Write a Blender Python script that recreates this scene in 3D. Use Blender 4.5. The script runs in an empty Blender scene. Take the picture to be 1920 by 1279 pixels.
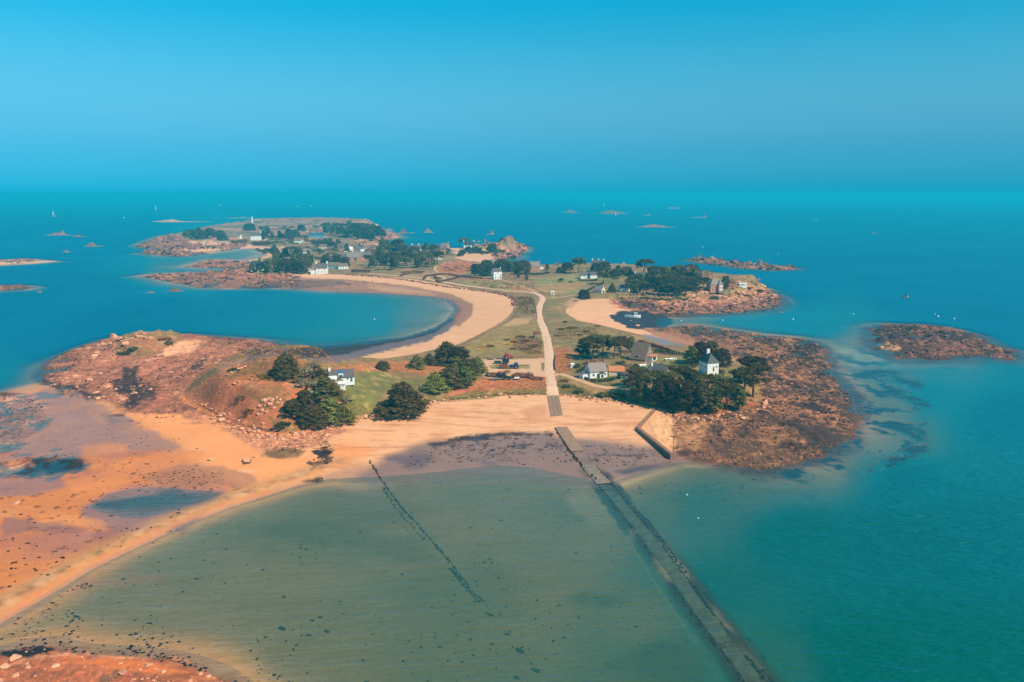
import bpy, math, random
import numpy as np
from mathutils import Vector, Matrix
R = math.radians
rng = np.random.default_rng(7)
random.seed(7)

# ------------------------------------------------------------------ camera, sky, sun, exposure
sc = bpy.context.scene
W_, H_, F_, Y0, CAMH = 1920.0, 1279.0, 1478.0, 362.0, 95.0      # photo size, focal length in photo pixels, horizon row, camera height
PITCH = math.atan((H_ / 2 - Y0) / F_)
cam = bpy.data.cameras.new('camera')
cam.sensor_width = 36.0
cam.lens = 36.0 * F_ / W_
cam.clip_start, cam.clip_end = 1.0, 200000.0
camo = bpy.data.objects.new('camera', cam)
sc.collection.objects.link(camo)
camo.location = (0, 0, CAMH)
camo.rotation_euler = (R(90) - PITCH, 0, 0)
sc.camera = camo

SUN_AZ, SUN_EL = R(-38), R(44)          # azimuth measured from +X (the camera looks along +Y)
sun_dir = Vector((math.cos(SUN_AZ) * math.cos(SUN_EL), math.sin(SUN_AZ) * math.cos(SUN_EL), math.sin(SUN_EL)))
world = bpy.data.worlds.new('World')
sc.world = world
world.use_nodes = True
wn = world.node_tree.nodes
wl = world.node_tree.links
wn.clear()
w_out = wn.new('ShaderNodeOutputWorld')
w_bg = wn.new('ShaderNodeBackground')
w_bg.inputs['Strength'].default_value = 0.125
w_sky = wn.new('ShaderNodeTexSky')
w_sky.sky_type = 'NISHITA'
w_sky.sun_disc = False
w_sky.sun_elevation = SUN_EL
w_sky.sun_rotation = R(90) - SUN_AZ      # sky rotation runs clockwise from +Y
w_sky.altitude = 90
w_sky.air_density = 1.0
w_sky.dust_density = 1.0
w_sky.ozone_density = 2.0
# the teal cast of the air: one tint over the sky by elevation, red added above the frame to keep shade less cyan
w_tc = wn.new('ShaderNodeTexCoord')
w_sep = wn.new('ShaderNodeSeparateXYZ')
w_ramp = wn.new('ShaderNodeValToRGB')
w_mul = wn.new('ShaderNodeMixRGB')
w_mul.blend_type = 'MULTIPLY'
w_mul.inputs['Fac'].default_value = 1.0
wl.new(w_tc.outputs['Generated'], w_sep.inputs[0])
wl.new(w_sep.outputs['Z'], w_ramp.inputs['Fac'])
wl.new(w_sky.outputs['Color'], w_mul.inputs['Color1'])
wl.new(w_ramp.outputs['Color'], w_mul.inputs['Color2'])
w_gain = wn.new('ShaderNodeVectorMath'); w_gain.operation = 'SCALE'; w_gain.inputs['Scale'].default_value = 1.8
wl.new(w_mul.outputs['Color'], w_gain.inputs[0])
wl.new(w_gain.outputs['Vector'], w_bg.inputs['Color'])
wl.new(w_bg.outputs['Background'], w_out.inputs['Surface'])
cr = w_ramp.color_ramp
cr.elements[0].position = 0.0
cr.elements[0].color = (0.03, 0.88, 1.72, 1)
cr.elements[1].position = 0.45
cr.elements[1].color = (0.26, 0.84, 0.98, 1)
for z_, c_ in ((.008, (.035, .78, 1.50)), (.021, (.055, .64, 1.22)), (.042, (.075, .56, 1.0)), (.069, (.13, .58, .88)), (.108, (.22, .71, .87)), (.16, (.14, .82, .94)), (.198, (.05, .86, .98)), (.228, (.015, .93, 1.04)), (.28, (.02, .92, 1.02))):
    e = cr.elements.new(z_); e.color = (*c_, 1)
cr.interpolation = 'B_SPLINE'
for e in cr.elements: e.color = tuple(v_ / 1.8 for v_ in e.color[:3]) + (1,)      # the spline clips above 1; the gain below restores it

sl = bpy.data.lights.new('sun', 'SUN')
sl.energy = 5.0
sl.angle = R(0.53)
sl.color = (1.0, 0.85, 0.64)
slo = bpy.data.objects.new('sun', sl)
sc.collection.objects.link(slo)
slo.rotation_euler = sun_dir.to_track_quat('Z', 'Y').to_euler()

sc.view_settings.view_transform = 'Standard'
sc.view_settings.look = 'None'
sc.view_settings.exposure = 0.15
sc.view_settings.gamma = 1.0
sc.view_settings.use_curve_mapping = False
sc.render.engine = 'CYCLES'
sc.cycles.use_denoising = True
sc.cycles.max_bounces = 6
sc.cycles.diffuse_bounces = 2
sc.cycles.glossy_bounces = 2
sc.cycles.transmission_bounces = 2
sc.cycles.volume_bounces = 0
sc.cycles.transparent_max_bounces = 8
sc.cycles.caustics_reflective = False
sc.cycles.caustics_refractive = False

# ------------------------------------------------------------------ projection helpers
CP, SP = math.cos(PITCH), math.sin(PITCH)

def unproj(px, py, z=0.0):
    """photo pixel -> ground point at height z"""
    px = np.asarray(px, float); py = np.asarray(py, float)
    xc = (px - W_ / 2) / F_
    yc = (H_ / 2 - py) / F_
    t = (z - CAMH) / (-SP + yc * CP)
    return xc * t, (CP + yc * SP) * t

def proj(X, Y, Z):
    dz = Z - CAMH
    d = Y * CP - dz * SP
    u = Y * SP + dz * CP
    return W_ / 2 + F_ * X / d, H_ / 2 - F_ * u / d

_T = np.random.default_rng(11).random((8, 256, 256)).astype(np.float32)

def vnoise(x, y, s=0):
    T = _T[s % 8].ravel()
    x = np.asarray(x, np.float32); y = np.asarray(y, np.float32)
    xf = np.floor(x); yf = np.floor(y)
    xi = xf.astype(np.int32) & 255; yi = yf.astype(np.int32) & 255
    u = x - xf; v = y - yf
    u *= u * (3 - 2 * u); v *= v * (3 - 2 * v)
    x0 = xi << 8; x1 = ((xi + 1) & 255) << 8; y1 = (yi + 1) & 255
    a = T.take(x0 + yi); b = T.take(x1 + yi); c = T.take(x0 + y1); d = T.take(x1 + y1)
    a += (b - a) * u; c += (d - c) * u
    return a + (c - a) * v

def fbm(x, y, wl_, octs=3, s=0, gain=0.5):
    """value noise, about -1..1"""
    tot = 0.0; amp = 1.0; nrm = 0.0
    for o in range(octs):
        k = (2.03 ** o) / wl_
        tot = tot + amp * (vnoise(x * k + 17.3 * o + 3.1 * s, y * k + 9.7 * o, s + o) * 2 - 1)
        nrm += amp; amp *= gain
    return tot / nrm

def ridged(x, y, wl_, octs=3, s=0):
    tot = 0.0; amp = 1.0; nrm = 0.0
    for o in range(octs):
        k = (2.1 ** o) / wl_
        n = 1 - np.abs(vnoise(x * k + 13.1 * o, y * k + 5.7 * o, s + o) * 2 - 1)
        tot = tot + amp * n * n; nrm += amp; amp *= 0.5
    return tot / nrm

def sdist(poly, X, Y, margin=None):
    """signed distance (+ inside) from points to a closed polygon; far points get -margin"""
    P = np.asarray(poly, float)
    shp = X.shape
    x = X.ravel(); y = Y.ravel()
    out = np.full(x.shape, -1e9)
    if margin is not None:
        out[:] = -margin
        sel = np.nonzero((x > P[:, 0].min() - margin) & (x < P[:, 0].max() + margin) & (y > P[:, 1].min() - margin) & (y < P[:, 1].max() + margin))[0]
    else:
        sel = np.arange(x.size)
    if sel.size == 0:
        return out.reshape(shp)
    xs = x[sel]; ys = y[sel]
    d2 = np.full(xs.shape, 1e18); ins = np.zeros(xs.shape, bool)
    n = len(P)
    for i in range(n):
        ax, ay = P[i]; bx, by = P[(i + 1) % n]
        ex, ey = bx - ax, by - ay
        l2 = ex * ex + ey * ey + 1e-12
        wx = xs - ax; wy = ys - ay
        t = np.clip((wx * ex + wy * ey) / l2, 0, 1)
        dx = wx - ex * t; dy = wy - ey * t
        np.minimum(d2, dx * dx + dy * dy, out=d2)
        if ay != by:
            c = ((ay > ys) != (by > ys)) & (xs < ex * (ys - ay) / (by - ay) + ax)
            ins ^= c
    d = np.sqrt(d2)
    d = np.where(ins, d, -d)
    if margin is not None:
        d = np.maximum(d, -margin)
    out[sel] = d
    return out.reshape(shp)

def seg_dist(line, X, Y):
    P = np.asarray(line, float)
    d2 = np.full(X.shape, 1e18)
    for i in range(len(P) - 1):
        ax, ay = P[i]; ex, ey = P[i + 1] - P[i]
        t = np.clip(((X - ax) * ex + (Y - ay) * ey) / (ex * ex + ey * ey + 1e-12), 0, 1)
        d2 = np.minimum(d2, (X - ax - ex * t) ** 2 + (Y - ay - ey * t) ** 2)
    return np.sqrt(d2)

def sstep(a, b, x):
    t = np.clip((x - a) / (b - a), 0, 1)
    return t * t * (3 - 2 * t)

def C(r, g, b, k=0.80):
    """sRGB 0..255 as read off a sunlit surface -> linear base colour"""
    f = lambda c: ((c / 255) / 12.92 if c / 255 <= 0.04045 else ((c / 255 + 0.055) / 1.055) ** 2.4) * k
    return (min(f(r) * 1.16, .86), f(g) * .94, f(b) * .84)

col = sc.collection
def link(o):
    col.objects.link(o); return o

def props(o, label=None, cat=None, group=None, kind=None):
    if label: o['label'] = label
    if cat: o['category'] = cat
    if group: o['group'] = group
    if kind: o['kind'] = kind
    return o

# ------------------------------------------------------------------ materials
def new_mat(name):
    m = bpy.data.materials.new(name); m.use_nodes = True
    m.node_tree.nodes.clear()
    return m, m.node_tree.nodes, m.node_tree.links

def mat(name, c, rough=0.85, var=0.18, scale=1.2, bump=0.0, rnd=0.0, spec=0.25, metal=0.0):
    """principled with object-space noise in value, optional per-object variation and bump"""
    m, n, l = new_mat(name)
    out = n.new('ShaderNodeOutputMaterial'); p = n.new('ShaderNodeBsdfPrincipled')
    l.new(p.outputs[0], out.inputs[0])
    p.inputs['Roughness'].default_value = rough
    p.inputs['Specular IOR Level'].default_value = spec
    p.inputs['Metallic'].default_value = metal
    tc = n.new('ShaderNodeTexCoord'); no = n.new('ShaderNodeTexNoise')
    no.inputs['Scale'].default_value = scale; no.inputs['Detail'].default_value = 5
    l.new(tc.outputs['Object'], no.inputs['Vector'])
    mr = n.new('ShaderNodeMapRange')
    mr.inputs['From Min'].default_value = 0.25; mr.inputs['From Max'].default_value = 0.75
    mr.inputs['To Min'].default_value = 1 - var; mr.inputs['To Max'].default_value = 1 + var
    l.new(no.outputs['Fac'], mr.inputs['Value'])
    hs = n.new('ShaderNodeHueSaturation')
    hs.inputs['Color'].default_value = (*c, 1)
    if rnd:
        oi = n.new('ShaderNodeObjectInfo')
        r2 = n.new('ShaderNodeMapRange'); r2.inputs['To Min'].default_value = 1 - rnd; r2.inputs['To Max'].default_value = 1 + rnd
        l.new(oi.outputs['Random'], r2.inputs['Value'])
        mm = n.new('ShaderNodeMath'); mm.operation = 'MULTIPLY'
        l.new(mr.outputs[0], mm.inputs[0]); l.new(r2.outputs[0], mm.inputs[1])
        l.new(mm.outputs[0], hs.inputs['Value'])
        r3 = n.new('ShaderNodeMapRange'); r3.inputs['To Min'].default_value = 0.5 - rnd * 0.07; r3.inputs['To Max'].default_value = 0.5 + rnd * 0.07
        l.new(oi.outputs['Random'], r3.inputs['Value']); l.new(r3.outputs[0], hs.inputs['Hue'])
    else:
        l.new(mr.outputs[0], hs.inputs['Value'])
    l.new(hs.outputs[0], p.inputs['Base Color'])
    if bump:
        b = n.new('ShaderNodeBump'); b.inputs['Strength'].default_value = bump; b.inputs['Distance'].default_value = 0.15
        l.new(no.outputs['Fac'], b.inputs['Height']); l.new(b.outputs[0], p.inputs['Normal'])
    return m

def leaf_mat(name, c, rnd=0.4):
    m, n, l = new_mat(name)
    out = n.new('ShaderNodeOutputMaterial'); d = n.new('ShaderNodeBsdfDiffuse'); t = n.new('ShaderNodeBsdfTranslucent')
    mx = n.new('ShaderNodeMixShader'); mx.inputs[0].default_value = 0.18
    oi = n.new('ShaderNodeObjectInfo'); hs = n.new('ShaderNodeHueSaturation'); hs.inputs['Color'].default_value = (*c, 1)
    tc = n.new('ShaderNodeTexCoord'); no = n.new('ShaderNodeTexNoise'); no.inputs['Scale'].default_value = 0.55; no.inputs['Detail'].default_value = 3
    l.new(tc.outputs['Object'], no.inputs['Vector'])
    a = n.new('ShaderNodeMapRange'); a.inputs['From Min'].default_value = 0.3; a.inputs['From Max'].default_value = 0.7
    a.inputs['To Min'].default_value = 0.5; a.inputs['To Max'].default_value = 1.75  # noise puts sunlit and shaded leaf masses into the colour
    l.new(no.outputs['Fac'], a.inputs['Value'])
    b = n.new('ShaderNodeMapRange'); b.inputs['To Min'].default_value = 1 - rnd; b.inputs['To Max'].default_value = 1 + rnd
    l.new(oi.outputs['Random'], b.inputs['Value'])
    mm = n.new('ShaderNodeMath'); mm.operation = 'MULTIPLY'
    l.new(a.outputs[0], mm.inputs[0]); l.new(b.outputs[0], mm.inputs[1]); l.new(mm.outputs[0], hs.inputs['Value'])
    h = n.new('ShaderNodeMapRange'); h.inputs['To Min'].default_value = 0.455; h.inputs['To Max'].default_value = 0.525
    l.new(oi.outputs['Random'], h.inputs['Value']); l.new(h.outputs[0], hs.inputs['Hue'])
    l.new(hs.outputs[0], d.inputs['Color']); l.new(hs.outputs[0], t.inputs['Color'])
    l.new(d.outputs[0], mx.inputs[1]); l.new(t.outputs[0], mx.inputs[2]); l.new(mx.outputs[0], out.inputs[0])
    return m

def terrain_mat(name, bump=0.35, detail=0.22, scale=0.55):
    m, n, l = new_mat(name)
    out = n.new('ShaderNodeOutputMaterial'); p = n.new('ShaderNodeBsdfPrincipled')
    p.inputs['Specular IOR Level'].default_value = 0.5
    l.new(p.outputs[0], out.inputs[0])
    at = n.new('ShaderNodeAttribute'); at.attribute_name = 'Col'
    wt = n.new('ShaderNodeAttribute'); wt.attribute_name = 'wet'
    tc = n.new('ShaderNodeTexCoord')
    n1 = n.new('ShaderNodeTexNoise'); n1.inputs['Scale'].default_value = scale; n1.inputs['Detail'].default_value = 8; n1.inputs['Roughness'].default_value = 0.65
    n2 = n.new('ShaderNodeTexNoise'); n2.inputs['Scale'].default_value = scale * 0.12; n2.inputs['Detail'].default_value = 4
    for q in (n1, n2): l.new(tc.outputs['Object'], q.inputs['Vector'])
    a = n.new('ShaderNodeMapRange'); a.inputs['From Min'].default_value = 0.25; a.inputs['From Max'].default_value = 0.75
    a.inputs['To Min'].default_value = 1 - detail; a.inputs['To Max'].default_value = 1 + detail
    l.new(n1.outputs['Fac'], a.inputs['Value'])
    b = n.new('ShaderNodeMapRange'); b.inputs['From Min'].default_value = 0.3; b.inputs['From Max'].default_value = 0.7
    b.inputs['To Min'].default_value = 1 - detail * .5; b.inputs['To Max'].default_value = 1 + detail * .5
    l.new(n2.outputs['Fac'], b.inputs['Value'])
    mm = n.new('ShaderNodeMath'); mm.operation = 'MULTIPLY'
    l.new(a.outputs[0], mm.inputs[0]); l.new(b.outputs[0], mm.inputs[1])
    hs = n.new('ShaderNodeHueSaturation'); l.new(at.outputs['Color'], hs.inputs['Color']); l.new(mm.outputs[0], hs.inputs['Value'])
    l.new(hs.outputs[0], p.inputs['Base Color'])
    rg = n.new('ShaderNodeMapRange'); rg.inputs['To Min'].default_value = 0.95; rg.inputs['To Max'].default_value = 0.22
    l.new(wt.outputs['Fac'], rg.inputs['Value']); l.new(rg.outputs[0], p.inputs['Roughness'])
    bs = n.new('ShaderNodeMapRange'); bs.inputs['To Min'].default_value = bump; bs.inputs['To Max'].default_value = 0.02
    l.new(wt.outputs['Fac'], bs.inputs['Value'])
    bp = n.new('ShaderNodeBump'); bp.inputs['Distance'].default_value = 0.6
    l.new(bs.outputs[0], bp.inputs['Strength']); l.new(n1.outputs['Fac'], bp.inputs['Height']); l.new(bp.outputs[0], p.inputs['Normal'])
    return m

# ------------------------------------------------------------------ mesh helpers
def np_mesh(name, V, Fq, m=None, smooth=True, attrs=None):
    """fast mesh from arrays; Fq (n,3) or (n,4)"""
    me = bpy.data.meshes.new(name)
    V = np.asarray(V, np.float32); Fq = np.asarray(Fq, np.int32)
    k = Fq.shape[1]
    me.vertices.add(len(V)); me.vertices.foreach_set('co', V.ravel())
    me.loops.add(Fq.size); me.loops.foreach_set('vertex_index', Fq.ravel())
    me.polygons.add(len(Fq))
    me.polygons.foreach_set('loop_start', np.arange(0, Fq.size, k, dtype=np.int32))
    me.polygons.foreach_set('loop_total', np.full(len(Fq), k, np.int32))
    me.polygons.foreach_set('use_smooth', np.full(len(Fq), smooth, bool))
    for an, (ty, arr) in (attrs or {}).items():
        at = me.attributes.new(an, ty, 'POINT')
        arr = np.asarray(arr, np.float32)
        if ty == 'FLOAT_COLOR':
            at.data.foreach_set('color', np.concatenate([arr, np.ones((len(arr), 1), np.float32)], 1).ravel())
        else:
            at.data.foreach_set('value', arr.ravel())
    me.update(calc_edges=True)
    if m: me.materials.append(m)
    return me

class MB:
    """collects simple solids; build() links them as ONE mesh object"""
    def __init__(s): s.v = []; s.f = []
    def add(s, vs, fs):
        k = len(s.v); s.v += [tuple(v) for v in vs]; s.f += [tuple(i + k for i in f) for f in fs]; return s
    def box(s, x0, x1, y0, y1, z0, z1):
        return s.add([(x0, y0, z0), (x1, y0, z0), (x1, y1, z0), (x0, y1, z0), (x0, y0, z1), (x1, y0, z1), (x1, y1, z1), (x0, y1, z1)],
                     [(0, 3, 2, 1), (4, 5, 6, 7), (0, 1, 5, 4), (1, 2, 6, 5), (2, 3, 7, 6), (3, 0, 4, 7)])
    def prism(s, prof, axis, a, b):
        """extrude a closed 2-D profile along 'x' or 'y' from a to b"""
        n = len(prof)
        f = (lambda p, q: (q, p[0], p[1])) if axis == 'x' else (lambda p, q: (p[0], q, p[1])) if axis == 'y' else (lambda p, q: (p[0], p[1], q))
        vs = [f(p, a) for p in prof] + [f(p, b) for p in prof]
        fs = [tuple(range(n)), tuple(range(2 * n - 1, n - 1, -1))] + [(i, i + n, (i + 1) % n + n, (i + 1) % n) for i in range(n)]
        return s.add(vs, fs)
    def tube(s, pts, rad, n=6, cap=True):
        pts = [Vector(p) for p in pts]
        vs = []
        for i, p in enumerate(pts):
            d = (pts[min(i + 1, len(pts) - 1)] - pts[max(i - 1, 0)]).normalized()
            u = d.orthogonal().normalized(); w = d.cross(u)
            r = rad[i] if isinstance(rad, (list, tuple)) else rad
            for k in range(n):
                a = 2 * math.pi * k / n
                vs.append(p + (u * math.cos(a) + w * math.sin(a)) * r)
        fs = [(i * n + k, i * n + (k + 1) % n, (i + 1) * n + (k + 1) % n, (i + 1) * n + k) for i in range(len(pts) - 1) for k in range(n)]
        if cap: fs += [tuple(range(n - 1, -1, -1)), tuple(range((len(pts) - 1) * n, len(pts) * n))]
        return s.add(vs, fs)
    def mesh(s, name, m, smooth=False):
        me = bpy.data.meshes.new(name); me.from_pydata(s.v, [], s.f)
        import bmesh
        b = bmesh.new(); b.from_mesh(me); bmesh.ops.recalc_face_normals(b, faces=b.faces); b.to_mesh(me); b.free()
        if smooth: me.polygons.foreach_set('use_smooth', [True] * len(me.polygons))
        me.materials.append(m); return me
    def build(s, name, m, parent=None, smooth=False):
        o = link(bpy.data.objects.new(name, s.mesh(name, m, smooth))); o.parent = parent; return o

def empty(name, loc, rz=0.0, scale=1.0):
    o = link(bpy.data.objects.new(name, None)); o.location = loc; o.rotation_euler = (0, 0, rz)
    o.scale = (scale,) * 3 if not isinstance(scale, (tuple, list)) else scale
    o.empty_display_size = 0.2
    return o

def child(name, me, parent, loc=(0, 0, 0), rot=(0, 0, 0), scale=(1, 1, 1)):
    o = link(bpy.data.objects.new(name, me)); o.parent = parent; o.location = loc; o.rotation_euler = rot; o.scale = scale; return o

# ------------------------------------------------------------------ the shape of the land, traced from the photograph and laid on the ground
SHORE = [
 # main island, isthmus, peninsula and sand flats (water line)
 [(-700,1530),(-300,1330),(0,1162),(60,1127),(150,1072),(230,1032),(330,987),(430,947),(500,927),(560,908),(620,897),(700,893),(780,888),(860,880),(930,872),(1000,876),(1060,890),(1110,900),(1150,903),(1175,893),(1215,880),(1270,867),(1330,868),(1390,870),(1430,878),(1490,872),(1540,850),(1590,812),(1605,772),(1592,735),(1562,700),(1545,668),(1540,650),(1525,640),(1480,632),(1420,627),(1350,616),(1300,610),(1258,614),(1236,616),(1222,606),(1235,596),(1290,591),(1340,587),(1400,585),(1440,580),(1461,568),(1456,555),(1432,540),(1395,529),(1345,514),(1300,506),(1250,502),(1180,497),(1110,496),(1060,498),(1010,497),(985,497),(950,495),(915,490),(932,486),(966,484),(977,480),(966,475),(986,472),(989,463),(970,459),(940,463),(900,466),(860,465),(800,466),(757,467),(735,462),(716,458),(704,456),(728,450),(753,446),(738,438),(720,432),(700,423),(660,415),(610,411),(560,411),(520,414),(490,417),(455,420),(430,425),(400,430),(350,438),(312,441),(275,453),(255,460),(285,467),(330,470),(290,473),(262,474),(300,479),(340,480),(400,474),(440,467),(478,466),(495,471),(499,476),(490,483),(460,489),(425,488),(395,487),(360,495),(345,500),(375,502),(420,503),(450,500),(425,508),(380,511),(330,512),(300,513),(262,517),(300,524),(330,531),(375,538),(430,541),(500,540),(560,541),(600,545),(640,547),(700,549),(770,553),(810,556),(845,563),(859,575),(855,590),(840,605),(815,620),(780,632),(740,638),(690,645),(640,650),(600,653),(560,657),(530,652),(500,641),(470,637),(430,634),(380,630),(340,627),(270,628),(210,633),(170,645),(130,660),(95,680),(84,700),(78,716),(40,728),(0,739),(-300,800),(-900,900)],
 # bottom-left rock
 [(-200,1238),(0,1224),(45,1215),(85,1213),(110,1222),(160,1229),(250,1232),(320,1240),(380,1257),(430,1277),(480,1310),(520,1400),(-300,1450)],
 # reef off the point
 [(1640,614),(1665,608),(1720,608),(1790,618),(1830,628),(1850,645),(1890,655),(1916,668),(1892,674),(1840,668),(1780,672),(1730,674),(1690,672),(1662,660),(1638,645),(1650,632)],
 # long low rock ridge
 [(1293,487),(1305,484),(1325,484),(1360,489),(1400,495),(1440,498),(1492,502),(1488,506),(1440,507),(1390,503),(1340,496),(1300,491)],
 # sand spit and islet at the frame edge
 [(-80,489),(0,487),(50,485),(80,488),(110,490),(70,494),(0,498),(-80,500)],
 [(-30,538),(5,535),(40,535),(66,538),(50,543),(10,545),(-30,543)],
]
LAND = [
 # isthmus, hill, right headland and the village: the vegetation edge
 [(330,745),(345,742),(380,766),(400,779),(450,800),(500,812),(540,816),(575,802),(600,797),(650,796),(665,782),(700,777),(760,778),(805,756),(840,750),(900,744),(960,740),(1020,739),(1048,739),(1100,746),(1150,750),(1210,762),(1240,766),(1290,775),(1350,778),(1400,771),(1428,758),(1432,735),(1425,700),(1390,680),(1360,663),(1325,652),(1290,645),(1240,636),(1180,622),(1120,607),(1080,600),(1060,586),(1066,571),(1088,563),(1130,560),(1180,561),(1240,562),(1300,560),(1330,553),(1390,554),(1420,549),(1442,546),(1420,538),(1390,529),(1340,515),(1280,507),(1200,500),(1120,498),(1020,499),(980,500),(940,500),(900,492),(880,486),(860,478),(830,470),(800,468),(740,464),(700,459),(640,466),(560,474),(530,478),(500,484),(470,490),(465,505),(480,513),(560,514),(640,515),(700,519),(760,523),(800,528),(860,539),(920,548),(956,557),(966,570),(960,586),(940,603),(900,626),(860,645),(800,658),(740,672),(690,685),(640,691),(610,693),(580,676),(540,668),(500,668),(470,676),(430,692),(400,710),(350,735)],
 # far half of the island
 [(530,474),(505,463),(450,458),(400,456),(345,450),(338,442),(348,433),(400,428),(450,422),(490,418),(540,414),(600,412),(645,413),(690,420),(712,430),(722,443),(700,452),(660,462),(600,474)],
 # knoll headland
 [(860,470),(880,468),(930,466),(962,461),(972,466),(960,472),(920,472),(890,474)],
 # top of the rocky peninsula
 [(205,650),(225,640),(280,634),(340,632),(352,640),(330,650),(280,662),(230,662)],
]
def upoly(poly, z):
    P = np.array(poly, float); X, Y = unproj(P[:, 0], P[:, 1], z); return np.stack([X, Y], 1)
SHORE_W = [upoly(p, 0.0) for p in SHORE]
LAND_W = [upoly(p, 3.0) for p in LAND]

# hills: (px, py of the foot point at sea level, height, half-width across, half-width along)
HILLS = [(545,738,10.5,42,80),(470,745,7.5,40,60),(610,760,5.0,24,40),(278,650,4.5,30,60),
         (585,421,12,210,330),(690,428,15,110,240),(500,424,6,150,250),(640,446,7,150,200),(956,470,17,22,50),(935,474,7,50,50),(975,474,6,18,30),
         (1335,545,7,65,70),(1420,545,5,30,30),(1250,530,6,90,90),(1120,512,4,80,110),(700,442,8,50,120),(735,446,10,30,60),(790,478,5,70,90),(850,505,2.5,70,50),
         (1300,745,3.0,60,45),(400,432,5,60,120)]

# grid in perspective-friendly rows: near ground gets close rows
def rows(spec):
    out = [np.arange(a, b, s) for a, b, s in spec]
    return np.concatenate(out)
PX0 = np.arange(-360.0, 2290.0, 1.9)
PY0 = rows([(393, 480, .42), (480, 620, .7), (620, 860, .95), (860, 1000, 1.2), (1000, 1345, 1.7)])
GX, GY = np.meshgrid(PX0, PY0)
WX, WY = unproj(GX, GY, 0.0)

def coarse_eval(fn, step=2):
    """evaluate a smooth field on every second node and fill in bilinearly"""
    r = np.arange(0, len(PY0), step); c = np.arange(0, len(PX0), step)
    if r[-1] != len(PY0) - 1: r = np.append(r, len(PY0) - 1)
    if c[-1] != len(PX0) - 1: c = np.append(c, len(PX0) - 1)
    v = fn(WX[np.ix_(r, c)], WY[np.ix_(r, c)])
    ri = np.interp(np.arange(len(PY0)), r, np.arange(len(r))); ci = np.interp(np.arange(len(PX0)), c, np.arange(len(c)))
    r0 = np.minimum(ri.astype(int), len(r) - 2); c0 = np.minimum(ci.astype(int), len(c) - 2)
    fr = (ri - r0)[:, None]; fc = (ci - c0)[None, :]
    a = v[r0][:, c0]; b = v[r0][:, c0 + 1]; d = v[r0 + 1][:, c0]; e_ = v[r0 + 1][:, c0 + 1]
    return (a * (1 - fc) + b * fc) * (1 - fr) + (d * (1 - fc) + e_ * fc) * fr

dS = coarse_eval(lambda X, Y: np.maximum.reduce([sdist(p, X, Y, 600) for p in SHORE_W]))
dL = coarse_eval(lambda X, Y: np.maximum.reduce([sdist(p, X, Y, 600) for p in LAND_W]))
dist = np.hypot(WX, WY)
# natural wobble of the outlines
dS = dS + fbm(WX, WY, 22, 3, 1) * np.clip(dist / 260, .6, 3.0)
dL = dL + fbm(WX, WY, 14, 3, 2) * np.clip(dist / 500, .5, 2.0)

# water depth and tint, from soundings read off the colour of the water: px, py, depth m, blueness
SOUND = np.array([(700,950,.45,.1),(850,1000,.7,.1),(500,1050,.6,.05),(300,1150,.5,0),(150,1190,.45,0),(380,1220,.5,0),(600,1250,.8,.05),(900,1200,1.0,.1),(1000,930,.7,.2),
 (1080,1000,.95,.2),(1200,1150,1.25,.15),(1230,1250,1.3,.1),(1000,1100,.9,.1),(1180,915,.8,.3),(1230,950,1.3,.3),(1320,960,1.7,.35),(1400,900,1.2,.4),(1350,1100,2.3,.2),(1450,1250,2.0,.1),
 (1500,1000,3.0,.22),(1700,1000,4.2,.24),(1850,1220,4.0,.1),(1650,1220,3.3,.05),(1850,1000,4.6,.3),(1700,900,3.8,.42),(1500,890,1.3,.5),(1600,870,2.0,.55),(1600,650,.9,.75),(1570,690,.8,.75),(1620,690,1.1,.7),
 (1600,760,.8,.65),(1650,820,.9,.6),(1560,880,.8,.55),(1680,760,1.0,.65),(1700,820,1.3,.62),(1740,740,2.6,.7),(1880,780,4.5,.55),(1800,690,1.6,.8),(1700,690,1.2,.8),(1700,560,6,1),(1500,600,3.0,.95),(1400,600,2.2,.9),(1300,601,1.3,.9),(1600,600,2.6,.9),(1880,600,5,1),
 (1400,450,9,1),(1800,420,9,1),(1000,430,9,1),(1100,470,6,1),(940,492,3,1),(450,560,4,.9),(300,580,5,1),(700,600,1.9,.9),(600,640,1.8,.8),(800,590,1.0,.85),(780,615,.9,.85),(560,590,3.2,.9),(200,560,6,1),(100,640,6,1),
 (40,700,3.0,.9),(-100,700,4,.9),(200,450,7,1),(330,492,1.6,.95),(230,500,3.2,1),(400,481,.8,.95),(450,476,.6,.9),(300,505,1.2,.9),(200,400,9,1),(600,395,9,1),(1500,520,6,1),(1900,500,8,1),(-200,500,6,1),(2200,900,5,.5),(2200,1250,4,.2),(2200,600,6,1)], float)
def idw(px, py):
    num = np.zeros(px.shape); nb = np.zeros(px.shape); den = np.zeros(px.shape)
    for a, b, dpt, bl in SOUND:
        w = 1.0 / (((px - a) ** 2 + ((py - b) * 1.6) ** 2) + 400.0) ** 1.6
        num += w * dpt; nb += w * bl; den += w
    return num / den, nb / den
DEPf = lambda X, Y: idw(*proj(X, Y, 0.0))[0]
BLUf = lambda X, Y: idw(*proj(X, Y, 0.0))[1]
DEP = coarse_eval(DEPf, 3); BLU = coarse_eval(BLUf, 3)

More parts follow.
